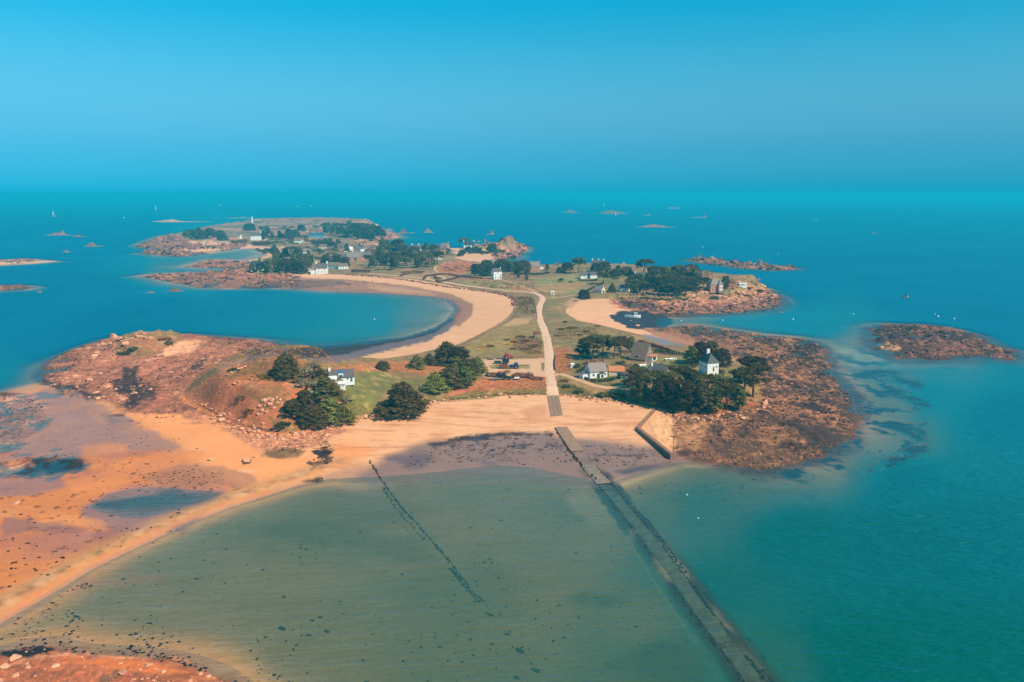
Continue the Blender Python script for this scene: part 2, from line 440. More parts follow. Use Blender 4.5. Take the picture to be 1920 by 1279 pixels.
# flats that hardly rise above the tide, and rock that does not lie flat (outlines in the photo, at sea level)
FLATS = [(-900,900),(0,745),(80,722),(150,728),(240,775),(330,820),(400,870),(500,905),(620,897),(540,918),(430,950),(330,990),(230,1035),(150,1075),(60,1130),(0,1165),(-700,1540)]
ROCKS = [
 [(1225,620),(1300,611),(1420,628),(1530,641),(1560,700),(1600,745),(1606,772),(1590,815),(1540,852),(1430,880),(1380,868),(1300,853),(1262,828),(1255,797),(1290,770),(1350,768),(1415,750),(1418,725),(1410,695),(1380,672),(1340,648),(1290,634)],
 [(80,700),(100,678),(130,660),(170,645),(210,632),(340,627),(470,637),(530,648),(510,658),(430,668),(400,695),(350,735),(330,748),(400,782),(450,808),(540,822),(600,808),(625,812),(605,832),(550,852),(505,852),(480,842),(430,812),(380,800),(290,792),(240,780),(200,760),(110,737),(84,716)],
 [(1638,614),(1720,606),(1830,626),(1916,668),(1892,676),(1780,674),(1690,674),(1640,648)],
 [(1293,486),(1325,483),(1492,502),(1440,508),(1340,497)],
 [(1160,562),(1240,562),(1330,555),(1440,545),(1462,568),(1440,582),(1340,588),(1250,590),(1180,578)],
 [(868,470),(930,463),(972,452),(990,463),(986,473),(978,482),(932,488),(925,480),(895,476)],
 [(640,470),(690,462),(716,459),(754,446),(738,437),(716,436),(700,452)],
 [(255,460),(312,440),(350,440),(345,452),(400,458),(470,462),(430,468),(330,471),(400,474),(340,481),(262,475)],
 [(345,500),(395,488),(470,492),(470,510),(560,520),(560,535),(500,540),(375,538),(300,524),(262,517),(380,510),(430,503)],
 [(-100,1235),(85,1212),(160,1228),(320,1239),(430,1276),(500,1330),(-100,1420)],
 [(0,735),(60,742),(85,760),(70,800),(30,830),(0,845),(-60,800)],
 [(0,880),(50,858),(120,852),(162,866),(150,882),(100,893),(30,892)],
 [(-80,490),(80,487),(30,494),(-80,496)],[(-30,538),(40,534),(66,538),(10,545)],
]
RK_W = [upoly(p, 0.8) for p in ROCKS]
dR = coarse_eval(lambda X, Y: np.maximum.reduce([sdist(p, X, Y, 60) + (7.0 * np.clip(np.hypot(X, Y) / 400, 1, 3) * np.clip((X + 40) / 60, 0, 1) if k in (0, 2, 3, 4) else 2.5 if k != 1 else 1.0 + 8.0 * np.clip((Y - 380) / 40, 0, 1)) for k, p in enumerate(RK_W)]))
dF = coarse_eval(lambda X, Y: sdist(upoly(FLATS, 0.0), X, Y, 120))
rockm = sstep(-3, 5, dR + fbm(WX, WY, 16, 3, 4) * np.clip(dist / 130, 2, 6)) 
flatm = sstep(0, 14, dF)

t = np.clip(dS / np.maximum(dS - dL, 1e-3), 0, 1)
beach = 0.10 + 2.7 * t ** 1.15
Hh = np.where(dS > 0, np.where(dL > 0, 2.8 + 1.3 * sstep(0, 7, dL), beach), 0.0)
under = -(0.02 + DEP * sstep(0, 16 + 0.03 * dist, -dS) ** .8)
Hh = np.where(dS > 0, Hh, under)
# flats: shallow bars and pools
fl = 0.10 + 0.16 * fbm(WX, WY, 34, 3, 3) + 0.35 * sstep(0, 60, dS) * 0.3
POOL = upoly([(165,952),(210,928),(300,915),(420,922),(428,935),(400,950),(320,965),(230,972)], 0)
fl = fl - 0.6 * sstep(-8, 12, sdist(POOL, WX, WY, 40) + 9 * fbm(WX, WY * .6, 22, 3, 6))
CHAN = upoly([(-300,800),(0,745),(90,725),(150,745),(230,800),(330,832),(300,850),(200,842),(140,862),(120,905),(0,925),(-200,940)], 0)
fl = fl - 0.13 * sstep(-6, 10, sdist(CHAN, WX, WY, 40) + 8 * fbm(WX, WY * .6, 20, 3, 2))
Hh = np.where(dS > 0, Hh * (1 - flatm) + np.minimum(fl, Hh + .2) * flatm, Hh)
# the shingle bar that holds the lagoon back
BAR = upoly([(-200,1245),(0,1135),(150,1055),(330,970),(430,935),(520,905),(600,880),(640,870)], 0.4)
Hh = Hh + np.where(dS > -2, 0.55 * np.exp(-(seg_dist(BAR, WX, WY) / 4.0) ** 2), 0)
# hills
for (hx, hy, hh, sx, sy) in HILLS:
    cx, cy = unproj(hx, hy, 0)
    q = ((WX - cx) / sx) ** 2 + ((WY - cy) / sy) ** 2
    Hh = Hh + hh * np.exp(-q * 1.1) * sstep(-4, 12, dL + (3 if hx < 320 else 0)) * (1 + 0.10 * fbm(WX, WY, 18, 3, 5))
# rock relief
amp = np.clip(dist / 420, .55, 3.2)
rel = (ridged(WX, WY, 13, 3, 2) - .42) * 1.5 + (ridged(WX, WY, 4.2, 2, 3) - .45) * .8
Hh = Hh + rockm * amp * 1.45 * rel * np.where(dS > 0, 1, .4) * np.where(dS < 6, .6, 1)
big = ROCKS[5:8]
Hh = Hh + sstep(-5, 5, np.maximum.reduce([sdist(upoly(p, 2), WX, WY, 20) for p in big])) * np.where(dS > 0, 1, 0) * (ridged(WX, WY, 24, 2, 6) - .3) * 7
reefs = np.maximum.reduce([sdist(SHORE_W[k], WX, WY, 60) for k in (2, 3)])
Hh = Hh + sstep(0, 12, reefs) * (0.7 + .7 * fbm(WX, WY, 25, 2, 6))
Hh = Hh + sstep(1200, 1700, dist) * sstep(2, 25, dL) * (2.2 * fbm(WX, WY, 70, 3, 2) + 3.2 * np.maximum(ridged(WX, WY, 60, 2, 4) - .62, 0) * 4)
# ground roughness on the land
Hh = Hh + sstep(1, 10, dL) * 0.25 * fbm(WX, WY, 9, 3, 6)

CAUSE_PX = [(1050,800),(1066,822),(1086,852),(1105,878),(1132,905),(1170,950),(1215,1006),(1260,1066),(1310,1135),(1362,1203),(1422,1283),(1470,1345)]
CAUSE = upoly(CAUSE_PX, 0.0)
dC = seg_dist(CAUSE, WX, WY)
Hh = np.where((dC < 9) & (Hh < .6), np.maximum(Hh, -.50 - .45 * np.maximum(dC - 3.0, 0) + .1 * fbm(WX, WY, 2.5, 2, 1)), Hh)

def terrain_h(X, Y):
    """ground height at world points (bilinear on the grid)"""
    X = np.asarray(X, float); Y = np.asarray(Y, float)
    px, py = proj(X, Y, 0.0)
    ci = np.clip((px - PX0[0]) / 1.9, 0, len(PX0) - 1.001); ri = np.clip(np.interp(py, PY0, np.arange(len(PY0))), 0, len(PY0) - 1.001)
    c0 = ci.astype(int); r0 = ri.astype(int); fc = ci - c0; fr = ri - r0
    return (Hh[r0, c0] * (1 - fc) + Hh[r0, c0 + 1] * fc) * (1 - fr) + (Hh[r0 + 1, c0] * (1 - fc) + Hh[r0 + 1, c0 + 1] * fc) * fr

def at(px, py, minz=-50.0):
    """where the sight line through a photo pixel meets the ground"""
    xa, ya = unproj(px, py, 0.0)
    k = np.linspace(0.55, 1.0, 500)           # fraction of the way to sea level
    z = CAMH * (1 - k)
    h = np.maximum(terrain_h(xa * k, ya * k), minz)
    hit = np.nonzero(z <= h)[0]
    i = hit[0] if len(hit) else len(k) - 1
    if i > 0 and len(hit):
        a = z[i - 1] - h[i - 1]; b = h[i] - z[i]; w = a / max(a + b, 1e-9); kk = k[i - 1] + (k[i] - k[i - 1]) * w
    else: kk = 1.0
    X, Y = float(xa * kk), float(ya * kk)
    return Vector((X, Y, max(float(terrain_h(X, Y)), minz)))

# roads and parking are graded smooth before they are laid
def line_w(pts, z=None):
    return [at(*p) for p in pts]
ROAD1 = [(1037,742),(1034,722),(1031,700),(1030,680),(1029,660),(1026,640),(1021,620),(1014,603),(1010,588),(1012,574),(1017,563),(1016,557),(1006,551),(985,547.5),(955,545.5),(920,541.5),(880,536.5),(840,530),(800,523.5),(760,518.5),(720,515),(690,513)]
def resample(P, step):
    P = [Vector(p) for p in P]; out = []
    # Catmull-Rom through the traced points
    for i in range(len(P) - 1):
        p0 = P[max(i - 1, 0)]; p1 = P[i]; p2 = P[i + 1]; p3 = P[min(i + 2, len(P) - 1)]
        n = max(2, int((p2 - p1).length / step))
        for k in range(n):
            u = k / n
            out.append(0.5 * ((2 * p1) + (p2 - p0) * u + (2 * p0 - 5 * p1 + 4 * p2 - p3) * u * u + (3 * p1 - p0 - 3 * p2 + p3) * u ** 3))
    out.append(P[-1]); return out

# ------------------------------------------------------------------ colours of the ground
IX, IY = [a_.astype(np.float32) for a_ in proj(WX, WY, Hh)]                     # where each ground node shows
n_s = fbm(WX, WY, 3.0, 3, 5); n_m = fbm(WX, WY, 11, 3, 1); n_l = fbm(WX, WY, 45, 3, 3)
COLR = np.zeros(Hh.shape + (3,), np.float32); WET = np.zeros(Hh.shape, np.float32); CLS = np.zeros(Hh.shape, np.int8)
def lay(mask, c, cls=None, wet=None):
    r_ = np.nonzero(np.any(mask > .002, 1))[0]
    if len(r_) == 0: return
    c_ = np.nonzero(np.any(mask[r_[0]:r_[-1] + 1] > .002, 0))[0]
    S = (slice(r_[0], r_[-1] + 1), slice(c_[0], c_[-1] + 1))
    m = np.clip(mask[S], 0, 1)
    COLR[S] += (np.asarray(c, np.float32) - COLR[S]) * m[..., None]
    if cls is not None: CLS[S][m > .5] = cls
    if wet is not None: WET[S] += (wet - WET[S]) * m
SCL = np.clip((IY - 380) / 300, .22, 1.4)
def pm(poly, soft=3.0, wob=4.0, nz=None):
    """mask of a patch traced in the photo, ragged edge"""
    P = np.asarray(poly, float); out = np.zeros(IX.shape, np.float32)
    sel = np.nonzero(((IX > P[:, 0].min() - 30) & (IX < P[:, 0].max() + 30) & (IY > P[:, 1].min() - 30) & (IY < P[:, 1].max() + 30)).ravel())[0]
    if sel.size == 0: return out
    d = sdist(poly, IX.ravel()[sel], IY.ravel()[sel], 30); k = SCL.ravel()[sel]
    out.ravel()[sel] = sstep(-soft, soft, (d + (n_m if nz is None else nz).ravel()[sel] * wob * k) / np.maximum(k, .3))
    return out
SAND = np.array(C(240, 190, 145)); SANDO = np.array(C(250, 172, 108)); WETSAND = np.array(C(172, 140, 120))
warm = sstep(900, 250, IX) * sstep(640, 860, IY)
COLR[...] = SAND * (1 - warm[..., None]) + SANDO * warm[..., None]
COLR *= (1 + .06 * n_l + .05 * n_s)[..., None]
CLS[...] = 1
# seabed sand
sea = sstep(.10, -.45, Hh)
lay(sea, np.array(C(160, 142, 112)), 0, .0)
# damp sand just above the water
damp = sstep(.9, .1, Hh + .25 * n_m) * (Hh > -.1) * (1 - flatm)
lay(damp * .75, np.array(C(178, 142, 118)), None, .35)
# wet flats
fw = flatm * sstep(.17, -.02, Hh + .10 * n_m)
lay(flatm, np.array(C(218, 138, 70)), 4, .12)
strk = fbm(WX * .45 + WY * .2, WY * 1.2 - WX * .3, 13, 3, 1)
lay(flatm * sstep(.05, .4, strk) * .65, np.array(C(182, 118, 96)), 4, .3)
lay(flatm * sstep(-.15, -.5, strk) * .6, np.array(C(234, 164, 98)), 4, .05)
lay(flatm * sstep(0.0, .55, n_l + .3 * n_m) * .5, np.array(C(190, 122, 90)), 4, .3)
lay(fw * .85, np.array(C(176, 128, 118)), 4, .45)
# dark mottle of weed on the flats
lay(flatm * sstep(.42, .6, fbm(WX, WY, 2.2, 2, 6) + .25 * n_l) * .8, np.array(C(92, 62, 46)), 4)
# land
GRASS = np.array(C(146, 124, 74)); BRACK = np.array(C(196, 122, 82)); HEATH = np.array(C(140, 100, 76)); LAWN = np.array(C(126, 140, 66)); DRY = np.array(C(176, 148, 94)); SCRUB = np.array(C(78, 84, 46))
land = sstep(-.3, .6, dL)
lay(land, GRASS, 3, 0)
lay(land * sstep(-.1, .5, n_m + .5 * n_l) * .55, DRY, 3)
lay(land * sstep(.15, .6, fbm(WX, WY, 26, 3, 7)) * .5, HEATH, 3)
rockc = np.array(C(178, 116, 86)); rockd = np.array(C(104, 70, 58)); rockl = np.array(C(224, 170, 132)); weed = np.array(C(52, 36, 34))
rk = rockm * (1 - sstep(-1, 2, dL))
lay(rk, rockc, 2, 0)
rg = ridged(WX, WY, 9, 3, 5)
lay(rk * sstep(.50, .30, rg) * .8, rockd, 2)
lay(rk * sstep(.60, .85, rg) * .7, rockl, 2)
# reef by the point: browner, dark toward the water
reef = pm(ROCKS[0], 4, 6)
lay(reef * rk * .8, C(138, 98, 66), 2)
lay(reef * rk * sstep(.50, .34, rg), C(70, 50, 44), 2)
lay(reef * rk * sstep(.1, .5, fbm(WX, WY, 20, 3, 4)) * .7, C(104, 74, 60), 2)
lay(reef * rk * sstep(.62, .86, rg) * .75, C(182, 130, 92), 2)
lay(pm([(1255,797),(1300,785),(1330,800),(1310,840),(1262,830)], 6, 10) * .6, C(214, 160, 112), 2)
lay(pm([(1488,645),(1520,640),(1545,650),(1535,664),(1500,668)], 3, 5), weed, 2, .3)
off = pm(ROCKS[2], 3, 3)
lay(off * rk, C(140, 92, 80), 2)
lay(off * sstep(.5, .34, rg), C(86, 58, 56), 2)
lay(pm([(1640,612),(1700,608),(1740,612),(1700,625),(1690,650),(1700,668),(1660,662),(1640,645),(1652,632)], 3, 8) * .85, C(50, 40, 48), 2)
lay(pm([(1645,648),(1672,640),(1690,652),(1668,662)], 3, 4), SAND * .9, 1)
lay(pm([(1790,618),(1830,628),(1800,640),(1760,622)], 3, 5) * .7, C(60, 48, 56), 2)
# peninsula: weed in the gullies, heath on its crown
pen = pm(ROCKS[1], 4, 6)
lay(pen * rk * .6, C(184, 118, 86), 2)
lay(pen * rk * sstep(.12, .45, fbm(WX, WY, 16, 3, 2)) * .6, C(138, 88, 66), 2)
lay(pen * rk * sstep(.62, .84, rg) * .6, C(222, 166, 128), 2)
lay(pm([(95,685),(200,652),(260,660),(330,668),(320,700),(220,712),(110,724),(84,712)], 4, 8) * rk * .5, C(190, 124, 98), 2)
for q in ([(232,690),(262,686),(256,706),(272,718),(300,728),(290,745),(262,752),(246,768),(228,762),(240,742),(214,732),(206,716),(226,708)],
          [(452,660),(480,655),(530,652),(560,660),(540,672),(505,672),(478,690),(450,682),(466,670)],
          [(360,680),(385,676),(380,692),(358,694)],[(85,715),(140,725),(160,737),(110,737)],[(190,778),(235,775),(250,790),(200,795)],
          [(290,785),(350,783),(380,795),(330,800),(292,797)],[(200,742),(150,735),(165,750)]):
    lay(pm(q, 2.5, 6, n_s) * .92, C(56, 38, 40), 2, .2)
lay(pm([(400,690),(440,668),(500,660),(520,672),(470,690),(420,700)], 4, 6) * .5, C(150, 132, 140), None, .6)
lay(pm([(212,642),(260,634),(330,630),(350,636),(330,648),(270,658),(225,655)], 3, 5), C(176, 112, 72), 3)
lay(pm([(210,655),(245,645),(270,652),(300,662),(270,672),(220,668)], 3, 5) * .7, C(128, 110, 62), 3)
lay(pm([(290,632),(335,630),(340,645),(300,648)], 3, 5) * .7, C(130, 104, 62), 3)
lay(pm([(318,650),(345,636),(380,640),(360,662),(300,672),(260,680),(300,664)], 3, 5), C(240, 184, 140), 1)
# sheltered sand of the little cove under the hill
lay(pm([(230,775),(330,775),(420,790),(440,820),(500,852),(560,858),(620,845),(640,830),(700,845),(640,880),(560,900),(500,908),(430,903),(380,880),(330,830)], 4, 6), SANDO, 1, 0)
lay(pm([(335,770),(390,778),(440,802),(520,822),(600,805),(660,798),(640,815),(590,832),(540,850),(490,855),(470,830),(400,800),(340,790)], 4, 7) * .7, C(214, 150, 110), 2)
lay(pm([(500,850),(540,842),(575,845),(560,860),(520,862)], 2.5, 6) * .8, C(96, 86, 48), 2)
for q in ([(585,846),(612,838),(626,850),(600,862)],[(575,868),(610,862),(622,872),(590,880)],[(600,855),(624,858),(618,868)],[(562,900),(600,896),(608,902),(575,907)],[(455,863),(470,862),(468,869),(456,870)]):
    lay(pm(q, 1.6, 4, n_s), C(46, 32, 34), 2)
for q in ([(0,735),(60,742),(85,760),(60,785),(30,800),(0,815)],[(0,800),(26,806),(20,830),(0,842)]):
    lay(pm(q, 3, 8, n_s) * sstep(-.3, .2, n_m) * .9, C(60, 40, 40), 2)
lay(pm([(60,862),(120,853),(160,866),(150,880),(100,890),(70,880)], 2.5, 6, n_s), C(44, 32, 34), 2)
lay(pm([(20,890),(60,872),(85,885),(60,895)], 2.5, 6, n_s), C(44, 32, 34), 2)
lay(pm([(0,745),(40,742),(50,755),(20,765),(0,765)], 3, 5) * .7, C(208, 158, 134), 2)
for q, a_, c_ in (([(90,728),(170,745),(250,790),(345,832),(330,850),(240,840),(150,858),(60,850),(0,850),(-40,765)],   .7, (164, 136, 132)), ([(270,862),(420,868),(480,903),(430,915),(300,905),(245,890)], .6, (156, 118, 100)), ([(160,952),(300,925),(430,925),(425,945),(340,1002),(250,1000),(150,975)], .8, (146, 118, 122)),
     ([(0,962),(90,975),(170,990),(150,1008),(60,1004),(0,1012)], .7, (140, 104, 104)), ([(0,902),(110,898),(135,918),(60,926),(0,930)], .75, (158, 124, 124)), ([(165,998),(290,990),(240,1012),(180,1014)], .5, (132, 96, 94)), ([(0,1020),(120,1010),(240,1015),(120,1040),(0,1050)], .35, (176, 116, 92))):
    lay(pm(q, 5, 13) * a_, C(*c_), None, .5)
lay(pm([(185,945),(260,928),(340,922),(415,928),(400,942),(320,955),(230,958)], 6, 10) * .75, C(62, 72, 82), None, .6)
lay(pm([(140,835),(200,828),(240,832),(230,848),(160,858)], 5, 8) * .6, C(226, 152, 92), None, .1)
lay(pm([(120,900),(200,880),(300,845),(380,842),(400,856),(300,880),(220,912),(120,935)], 6, 10) * .7, C(232, 150, 84), None, .05)
ar = fbm(WX * .7, WY, 5.5, 2, 7)
lay(pm([(340,830),(420,850),(470,880),(560,880),(640,850),(620,880),(520,905),(430,900),(370,870)], 5, 6) * sstep(.15, .5, ar) * .5, C(255, 206, 156), None)
# foreground rock
lay(pm(ROCKS[9], 4, 6) * rk * .8, C(200, 118, 74), 2)
lay(pm(ROCKS[9], 4, 6) * rk * sstep(.6, .8, rg) * .8, C(230, 168, 126), 2)
lay(pm([(0,1222),(80,1212),(100,1220),(60,1232),(20,1236)], 3, 6, n_s), C(36, 26, 30), 2)
lay(pm([(110,1228),(250,1240),(380,1262),(300,1262),(200,1246),(120,1240)], 4, 8) * .7, C(228, 132, 66), 1)
# the bar and its warm sand edge
lay(np.exp(-(seg_dist(BAR, WX, WY) / 5.0) ** 2) * (dS > 0) * .9, C(212, 160, 104), 1, 0)
lay(np.exp(-(seg_dist(BAR, WX, WY) / 2.0) ** 2) * (dS > 0) * sstep(-.2, .3, n_s) * .7, C(140, 100, 66), 1, 0)
lay(np.exp(-(seg_dist(BAR, WX, WY) / 3.5) ** 2) * (dS > 0) * sstep(.0, .4, fbm(WX, WY, 5, 3, 3)) * .6, C(228, 186, 140), 1, 0)
EDGE = upoly([(-200,1262),(0,1158),(150,1068),(330,983),(430,944),(500,925)], 0.0)
lay(np.exp(-(seg_dist(EDGE, WX, WY) / 1.5) ** 2) * (.55 + .5 * n_m), C(222, 140, 76), None, .1)
lay(pm([(240,935),(380,920),(425,930),(380,950),(300,962),(220,965)], 5, 8) * .5, C(110, 110, 120), None)
# curved bay: dark weed on the water line, brown shingle on the far side
lay(pm([(530,520),(640,523),(760,535),(850,552),(888,572),(884,592),(862,612),(842,608),(858,576),(840,562),(770,554),(640,548),(500,541),(400,541),(330,531),(390,522)], 3, 4) * .8, C(150, 108, 88), 1)
lay(pm([(640,548),(770,553),(850,563),(866,580),(850,604),(835,600),(852,580),(835,566),(760,556),(640,550)], 2, 2) * .7, C(116, 88, 84), 1)
lay(pm([(480,530),(560,524),(640,526),(660,534),(560,541),(500,540)], 2, 5) * .6, C(98, 72, 72), 2)
lay(pm([(430,692),(520,652),(600,650),(680,642),(760,634),(815,617),(845,600),(858,600),(838,622),(800,640),(740,655),(680,668),(630,680),(590,676),(540,670),(500,674),(460,692)], 2.5, 5, n_s), C(120, 106, 110), 1, .5)
lay(pm([(510,660),(560,652),(600,648),(680,640),(760,632),(815,614),(845,596),(852,598),(815,624),(770,636),(720,646),(680,656),(630,668),(590,672),(550,668)], 2, 4, n_s) * .95, C(46, 40, 46), 1, .3)
lay(pm([(690,540),(800,545),(830,556),(760,553)], 2, 3) * .4, C(200, 158, 122), 1)
lay(pm([(690,532),(760,540),(800,549),(730,548),(690,540)], 3, 4) * .5, C(214, 172, 132), 1)
# beach of the little harbour: dark mud with weed where the boat lies aground
lay(pm([(1145,592),(1160,583),(1200,582),(1240,588),(1262,600),(1250,614),(1215,620),(1180,614),(1152,604)], 1.5, 9), C(50, 46, 58), 4, .35)
lay(pm([(1160,565),(1215,566),(1240,576),(1200,580),(1170,574)], 2, 4, n_s) * .85, C(70, 50, 50), 2)
lay(pm([(1205,618),(1260,614),(1300,632),(1330,648),(1290,650),(1240,638)], 3, 4) * .8, C(170, 118, 84), 1, .3)
lay(pm([(1200,624),(1230,630),(1260,642),(1290,648),(1250,648),(1215,636)], 2, 3) * .8, C(140, 140, 150), 1, .9)
lay(pm([(1330,562),(1400,556),(1450,555),(1460,567),(1430,578),(1350,582)], 3, 5) * rk * .6, C(150, 106, 88), 2)
lay(pm([(1230,562),(1320,558),(1400,550),(1430,556),(1330,570),(1240,572)], 3, 5) * rk * .6, C(216, 156, 116), 2)
# foreground beach: tidal stripes and the dark wrack line
stripe = fbm(WX * .25, WY * 1.3 + 6 * n_l, 3.2, 2, 2)
fb = pm([(600,810),(800,760),(1000,742),(1200,765),(1240,800),(1200,850),(1040,812),(900,815),(760,850),(690,870),(600,890)], 6, 3)
lay(fb * sstep(.05, .45, stripe) * .5, C(206, 140, 90), 1)
lay(fb * sstep(.25, .5, fbm(WX * .2, WY * 1.6 + 5 * n_l, 1.8, 2, 4)) * .35, C(168, 112, 78), 1)
lay(fb * sstep(.2, .6, fbm(WX * .4, WY, 9, 3, 7)) * .4, C(250, 212, 172), 1)
lay(pm([(770,838),(820,826),(900,816),(960,811),(1030,812),(1090,822),(1180,830),(1262,850),(1300,868),(1190,892),(1110,920),(1040,912),(930,900),(860,905),(700,915),(640,905),(720,862)], 7, 5), C(152, 126, 114), 1, .7)
lay(pm([(800,832),(860,819),(940,811),(1035,812),(1036,816),(940,817),(870,826),(815,838)], 2, 3, n_s) * .9, C(58, 42, 42), 1)
lay(pm([(820,835),(900,822),(1040,820),(1045,845),(960,855),(850,850)], 6, 8) * sstep(.1, .5, n_s + .3 * n_m) * .8, C(60, 54, 62), 1)
lay(pm([(1090,838),(1150,845),(1220,850),(1200,868),(1140,866)], 5, 8) * sstep(.15, .5, n_s) * .8, C(70, 58, 60), 1)
lay(pm([(975,768),(1020,762),(1028,778),(990,784)], 4, 4) * .6, C(206, 148, 110), 1)
lay(pm([(1080,768),(1160,766),(1170,776),(1090,780)], 4, 4) * .5, C(212, 154, 112), 1)
lay(pm([(1200,785),(1235,765),(1262,790),(1258,845),(1215,812)], 5, 9), C(238, 188, 138), 1, 0)
# seabed under the clear water: sand ribs, weed beds
lay(sea * sstep(.0, .5, n_l) * .5, C(112, 116, 88), 0)
lay(sea * sstep(.15, .5, fbm(WX * .5 + WY * .15, WY, 30, 3, 6)) * .45, C(96, 104, 84), 0)
lay(pm([(1060,930),(1100,925),(1130,950),(1160,980),(1120,985),(1080,965)], 8, 10) * .6, C(206, 176, 146), None)
lay(pm([(150,1085),(250,1075),(300,1085),(240,1105),(140,1110)], 6, 8) * .55, C(190, 128, 92), None)
for q in ([(1450,880),(1480,862),(1530,850),(1600,810),(1600,740),(1570,690),(1640,690),(1720,720),(1745,780),(1730,840),(1680,890),(1580,905),(1500,905)],):
    lay(pm(q, 8, 16) * sea * sstep(-.05, .3, n_m + .4 * n_l) * .6, C(30, 54, 72), 0)
lay(pm([(1560,640),(1650,668),(1780,680),(1800,700),(1600,700),(1550,680)], 5, 10) * sea * sstep(.05, .4, n_m) * .8, C(40, 66, 86), 0)
lay(pm([(1540,650),(1640,650),(1700,690),(1600,690)], 6, 6) * sea * sstep(.2, -.2, n_m) * .7, C(220, 205, 170), 0)
lay(pm([(1300,940),(1500,930),(1600,960),(1500,1010),(1380,980)], 8, 14) * sea * sstep(.15, .5, n_m) * .8, C(60, 74, 66), 0)
lay(pm([(990,1100),(1180,1080),(1280,1110),(1240,1140),(1120,1140)], 8, 12) * sea * sstep(-.1, .5, n_m) * .65, C(70, 82, 74), 0)
lay(pm([(1140,1240),(1300,1180),(1360,1279),(1340,1330),(1150,1300)], 8, 12) * sea * sstep(-.2, .4, n_m) * .7, C(60, 72, 66), 0)
lay(pm([(480,628),(600,628),(700,634),(640,646),(540,648)], 5, 5) * sea * .7, C(60, 74, 84), 0)
lay(pm([(730,862),(860,852),(980,860),(960,872),(860,868),(760,874)], 6, 8) * sstep(-.1, .4, n_m) * .6, C(84, 84, 100), None)
lay(pm([(1150,884),(1220,872),(1260,868),(1220,880),(1170,890)], 3, 3) * .8, C(74, 76, 92), None)
# hill: bracken, dry grass, scrub
HILLP = [(330,745),(400,705),(430,690),(480,672),(540,664),(600,690),(650,700),(660,790),(560,812),(500,812),(450,800),(400,778)]
lay(pm(HILLP, 3, 4), C(206, 128, 84), 3)
lay(pm(HILLP, 3, 4) * sstep(.0, .5, n_m) * .5, C(176, 106, 70), 3)
lay(pm([(420,700),(480,672),(550,664),(600,690),(590,720),(520,720),(470,705),(430,712)], 4, 6) * .8, C(122, 98, 56), 3)
lay(pm([(455,730),(520,715),(560,735),(500,775),(480,760)], 5, 7) * .65, C(132, 104, 58), 3)
lay(pm([(500,780),(560,790),(560,812),(520,812)], 4, 5) * .7, C(118, 112, 56), 3)
lay(pm([(340,752),(400,780),(450,802),(520,820),(560,814),(500,806),(450,793),(400,768),(345,744)], 2, 2) * .8, C(226, 146, 88), 2)
lay(pm([(380,762),(400,770),(450,794),(500,804),(540,812),(500,809),(450,798),(398,774)], 1.2, 1.5, n_s) * .8, C(92, 60, 42), 3)
# lawns, bracken and fields of the isthmus
lay(pm([(640,770),(640,712),(690,695),(740,692),(800,700),(820,712),(790,720),(720,735),(700,768),(665,780)], 3, 3), C(120, 122, 58), 3)
lay(pm([(610,690),(700,680),(760,676),(830,672),(880,680),(880,700),(800,704),(740,694),(640,700)], 3, 4) * .85, C(196, 124, 78), 3)
lay(pm([(860,715),(960,704),(1025,708),(1030,733),(960,738),(880,742),(830,748)], 3, 4), C(204, 128, 86), 3)
lay(pm([(800,750),(880,736),(1026,726),(1036,738),(960,742),(840,752)], 2, 3) * .85, C(112, 112, 56), 3)
lay(pm([(640,775),(700,768),(720,776),(660,786)], 2, 3) * .7, C(112, 104, 56), 3)
lay(pm([(925,625),(985,600),(1008,600),(1022,640),(1024,665),(910,668),(880,665),(870,650)], 4, 4) * .9, C(156, 138, 74), 3)
lay(pm([(975,630),(1010,632),(1018,664),(985,664),(965,648)], 3, 4) * .8, C(142, 98, 74), 3)
lay(pm([(965,598),(1000,594),(990,606),(960,612),(940,612)], 2, 3) * .8, C(206, 172, 124), 1)
lay(pm([(965,555),(1003,552),(1008,600),(970,595),(968,570)], 2, 3) * .6, C(150, 132, 84), 3)
lay(pm([(970,556),(995,556),(1000,578),(975,580)], 2, 4, n_s) * sstep(-.1, .3, n_s) * .8, C(104, 84, 58), 3)
lay(pm([(1030,560),(1060,566),(1062,590),(1100,610),(1120,625),(1090,660),(1050,660),(1038,640),(1020,600),(1018,575)], 3, 4) * .9, C(140, 128, 74), 3)
lay(pm([(1038,618),(1100,614),(1120,622),(1060,634),(1036,634)], 3, 4, n_s) * sstep(-.1, .4, n_m) * .8, C(152, 112, 82), 3)
lay(pm([(1038,655),(1060,650),(1090,664),(1080,690),(1060,700),(1040,705)], 3, 4) * .85, C(184, 120, 84), 3)
lay(pm([(1040,705),(1060,708),(1110,724),(1150,732),(1200,735),(1230,750),(1150,742),(1090,738),(1046,732)], 3, 4), C(178, 144, 90), 3)
lay(pm([(1040,715),(1075,720),(1110,738),(1160,742),(1210,756),(1240,764),(1150,750),(1100,746),(1048,738)], 2.5, 3) * .85, C(104, 112, 58), 3)
lay(pm([(1040,730),(1050,700),(1044,690),(1055,696),(1052,735)], 1.5, 1.5) * .5, C(112, 112, 62), 3)
# bare sandy car park
lay(pm([(905,674),(1020,672),(1032,690),(1040,712),(1034,730),(1026,712),(975,706),(925,710),(905,704),(915,690)], 2, 2, n_s), C(226, 190, 152), 5)
lay(pm([(916,684),(992,684),(994,691),(920,692)], 1.5, 1.5, n_s) * .9, C(130, 128, 70), 3)
lay(pm([(1014,680),(1024,681),(1023,694),(1016,696)], 1.5, 1, n_s) * .9, C(126, 124, 68), 3)
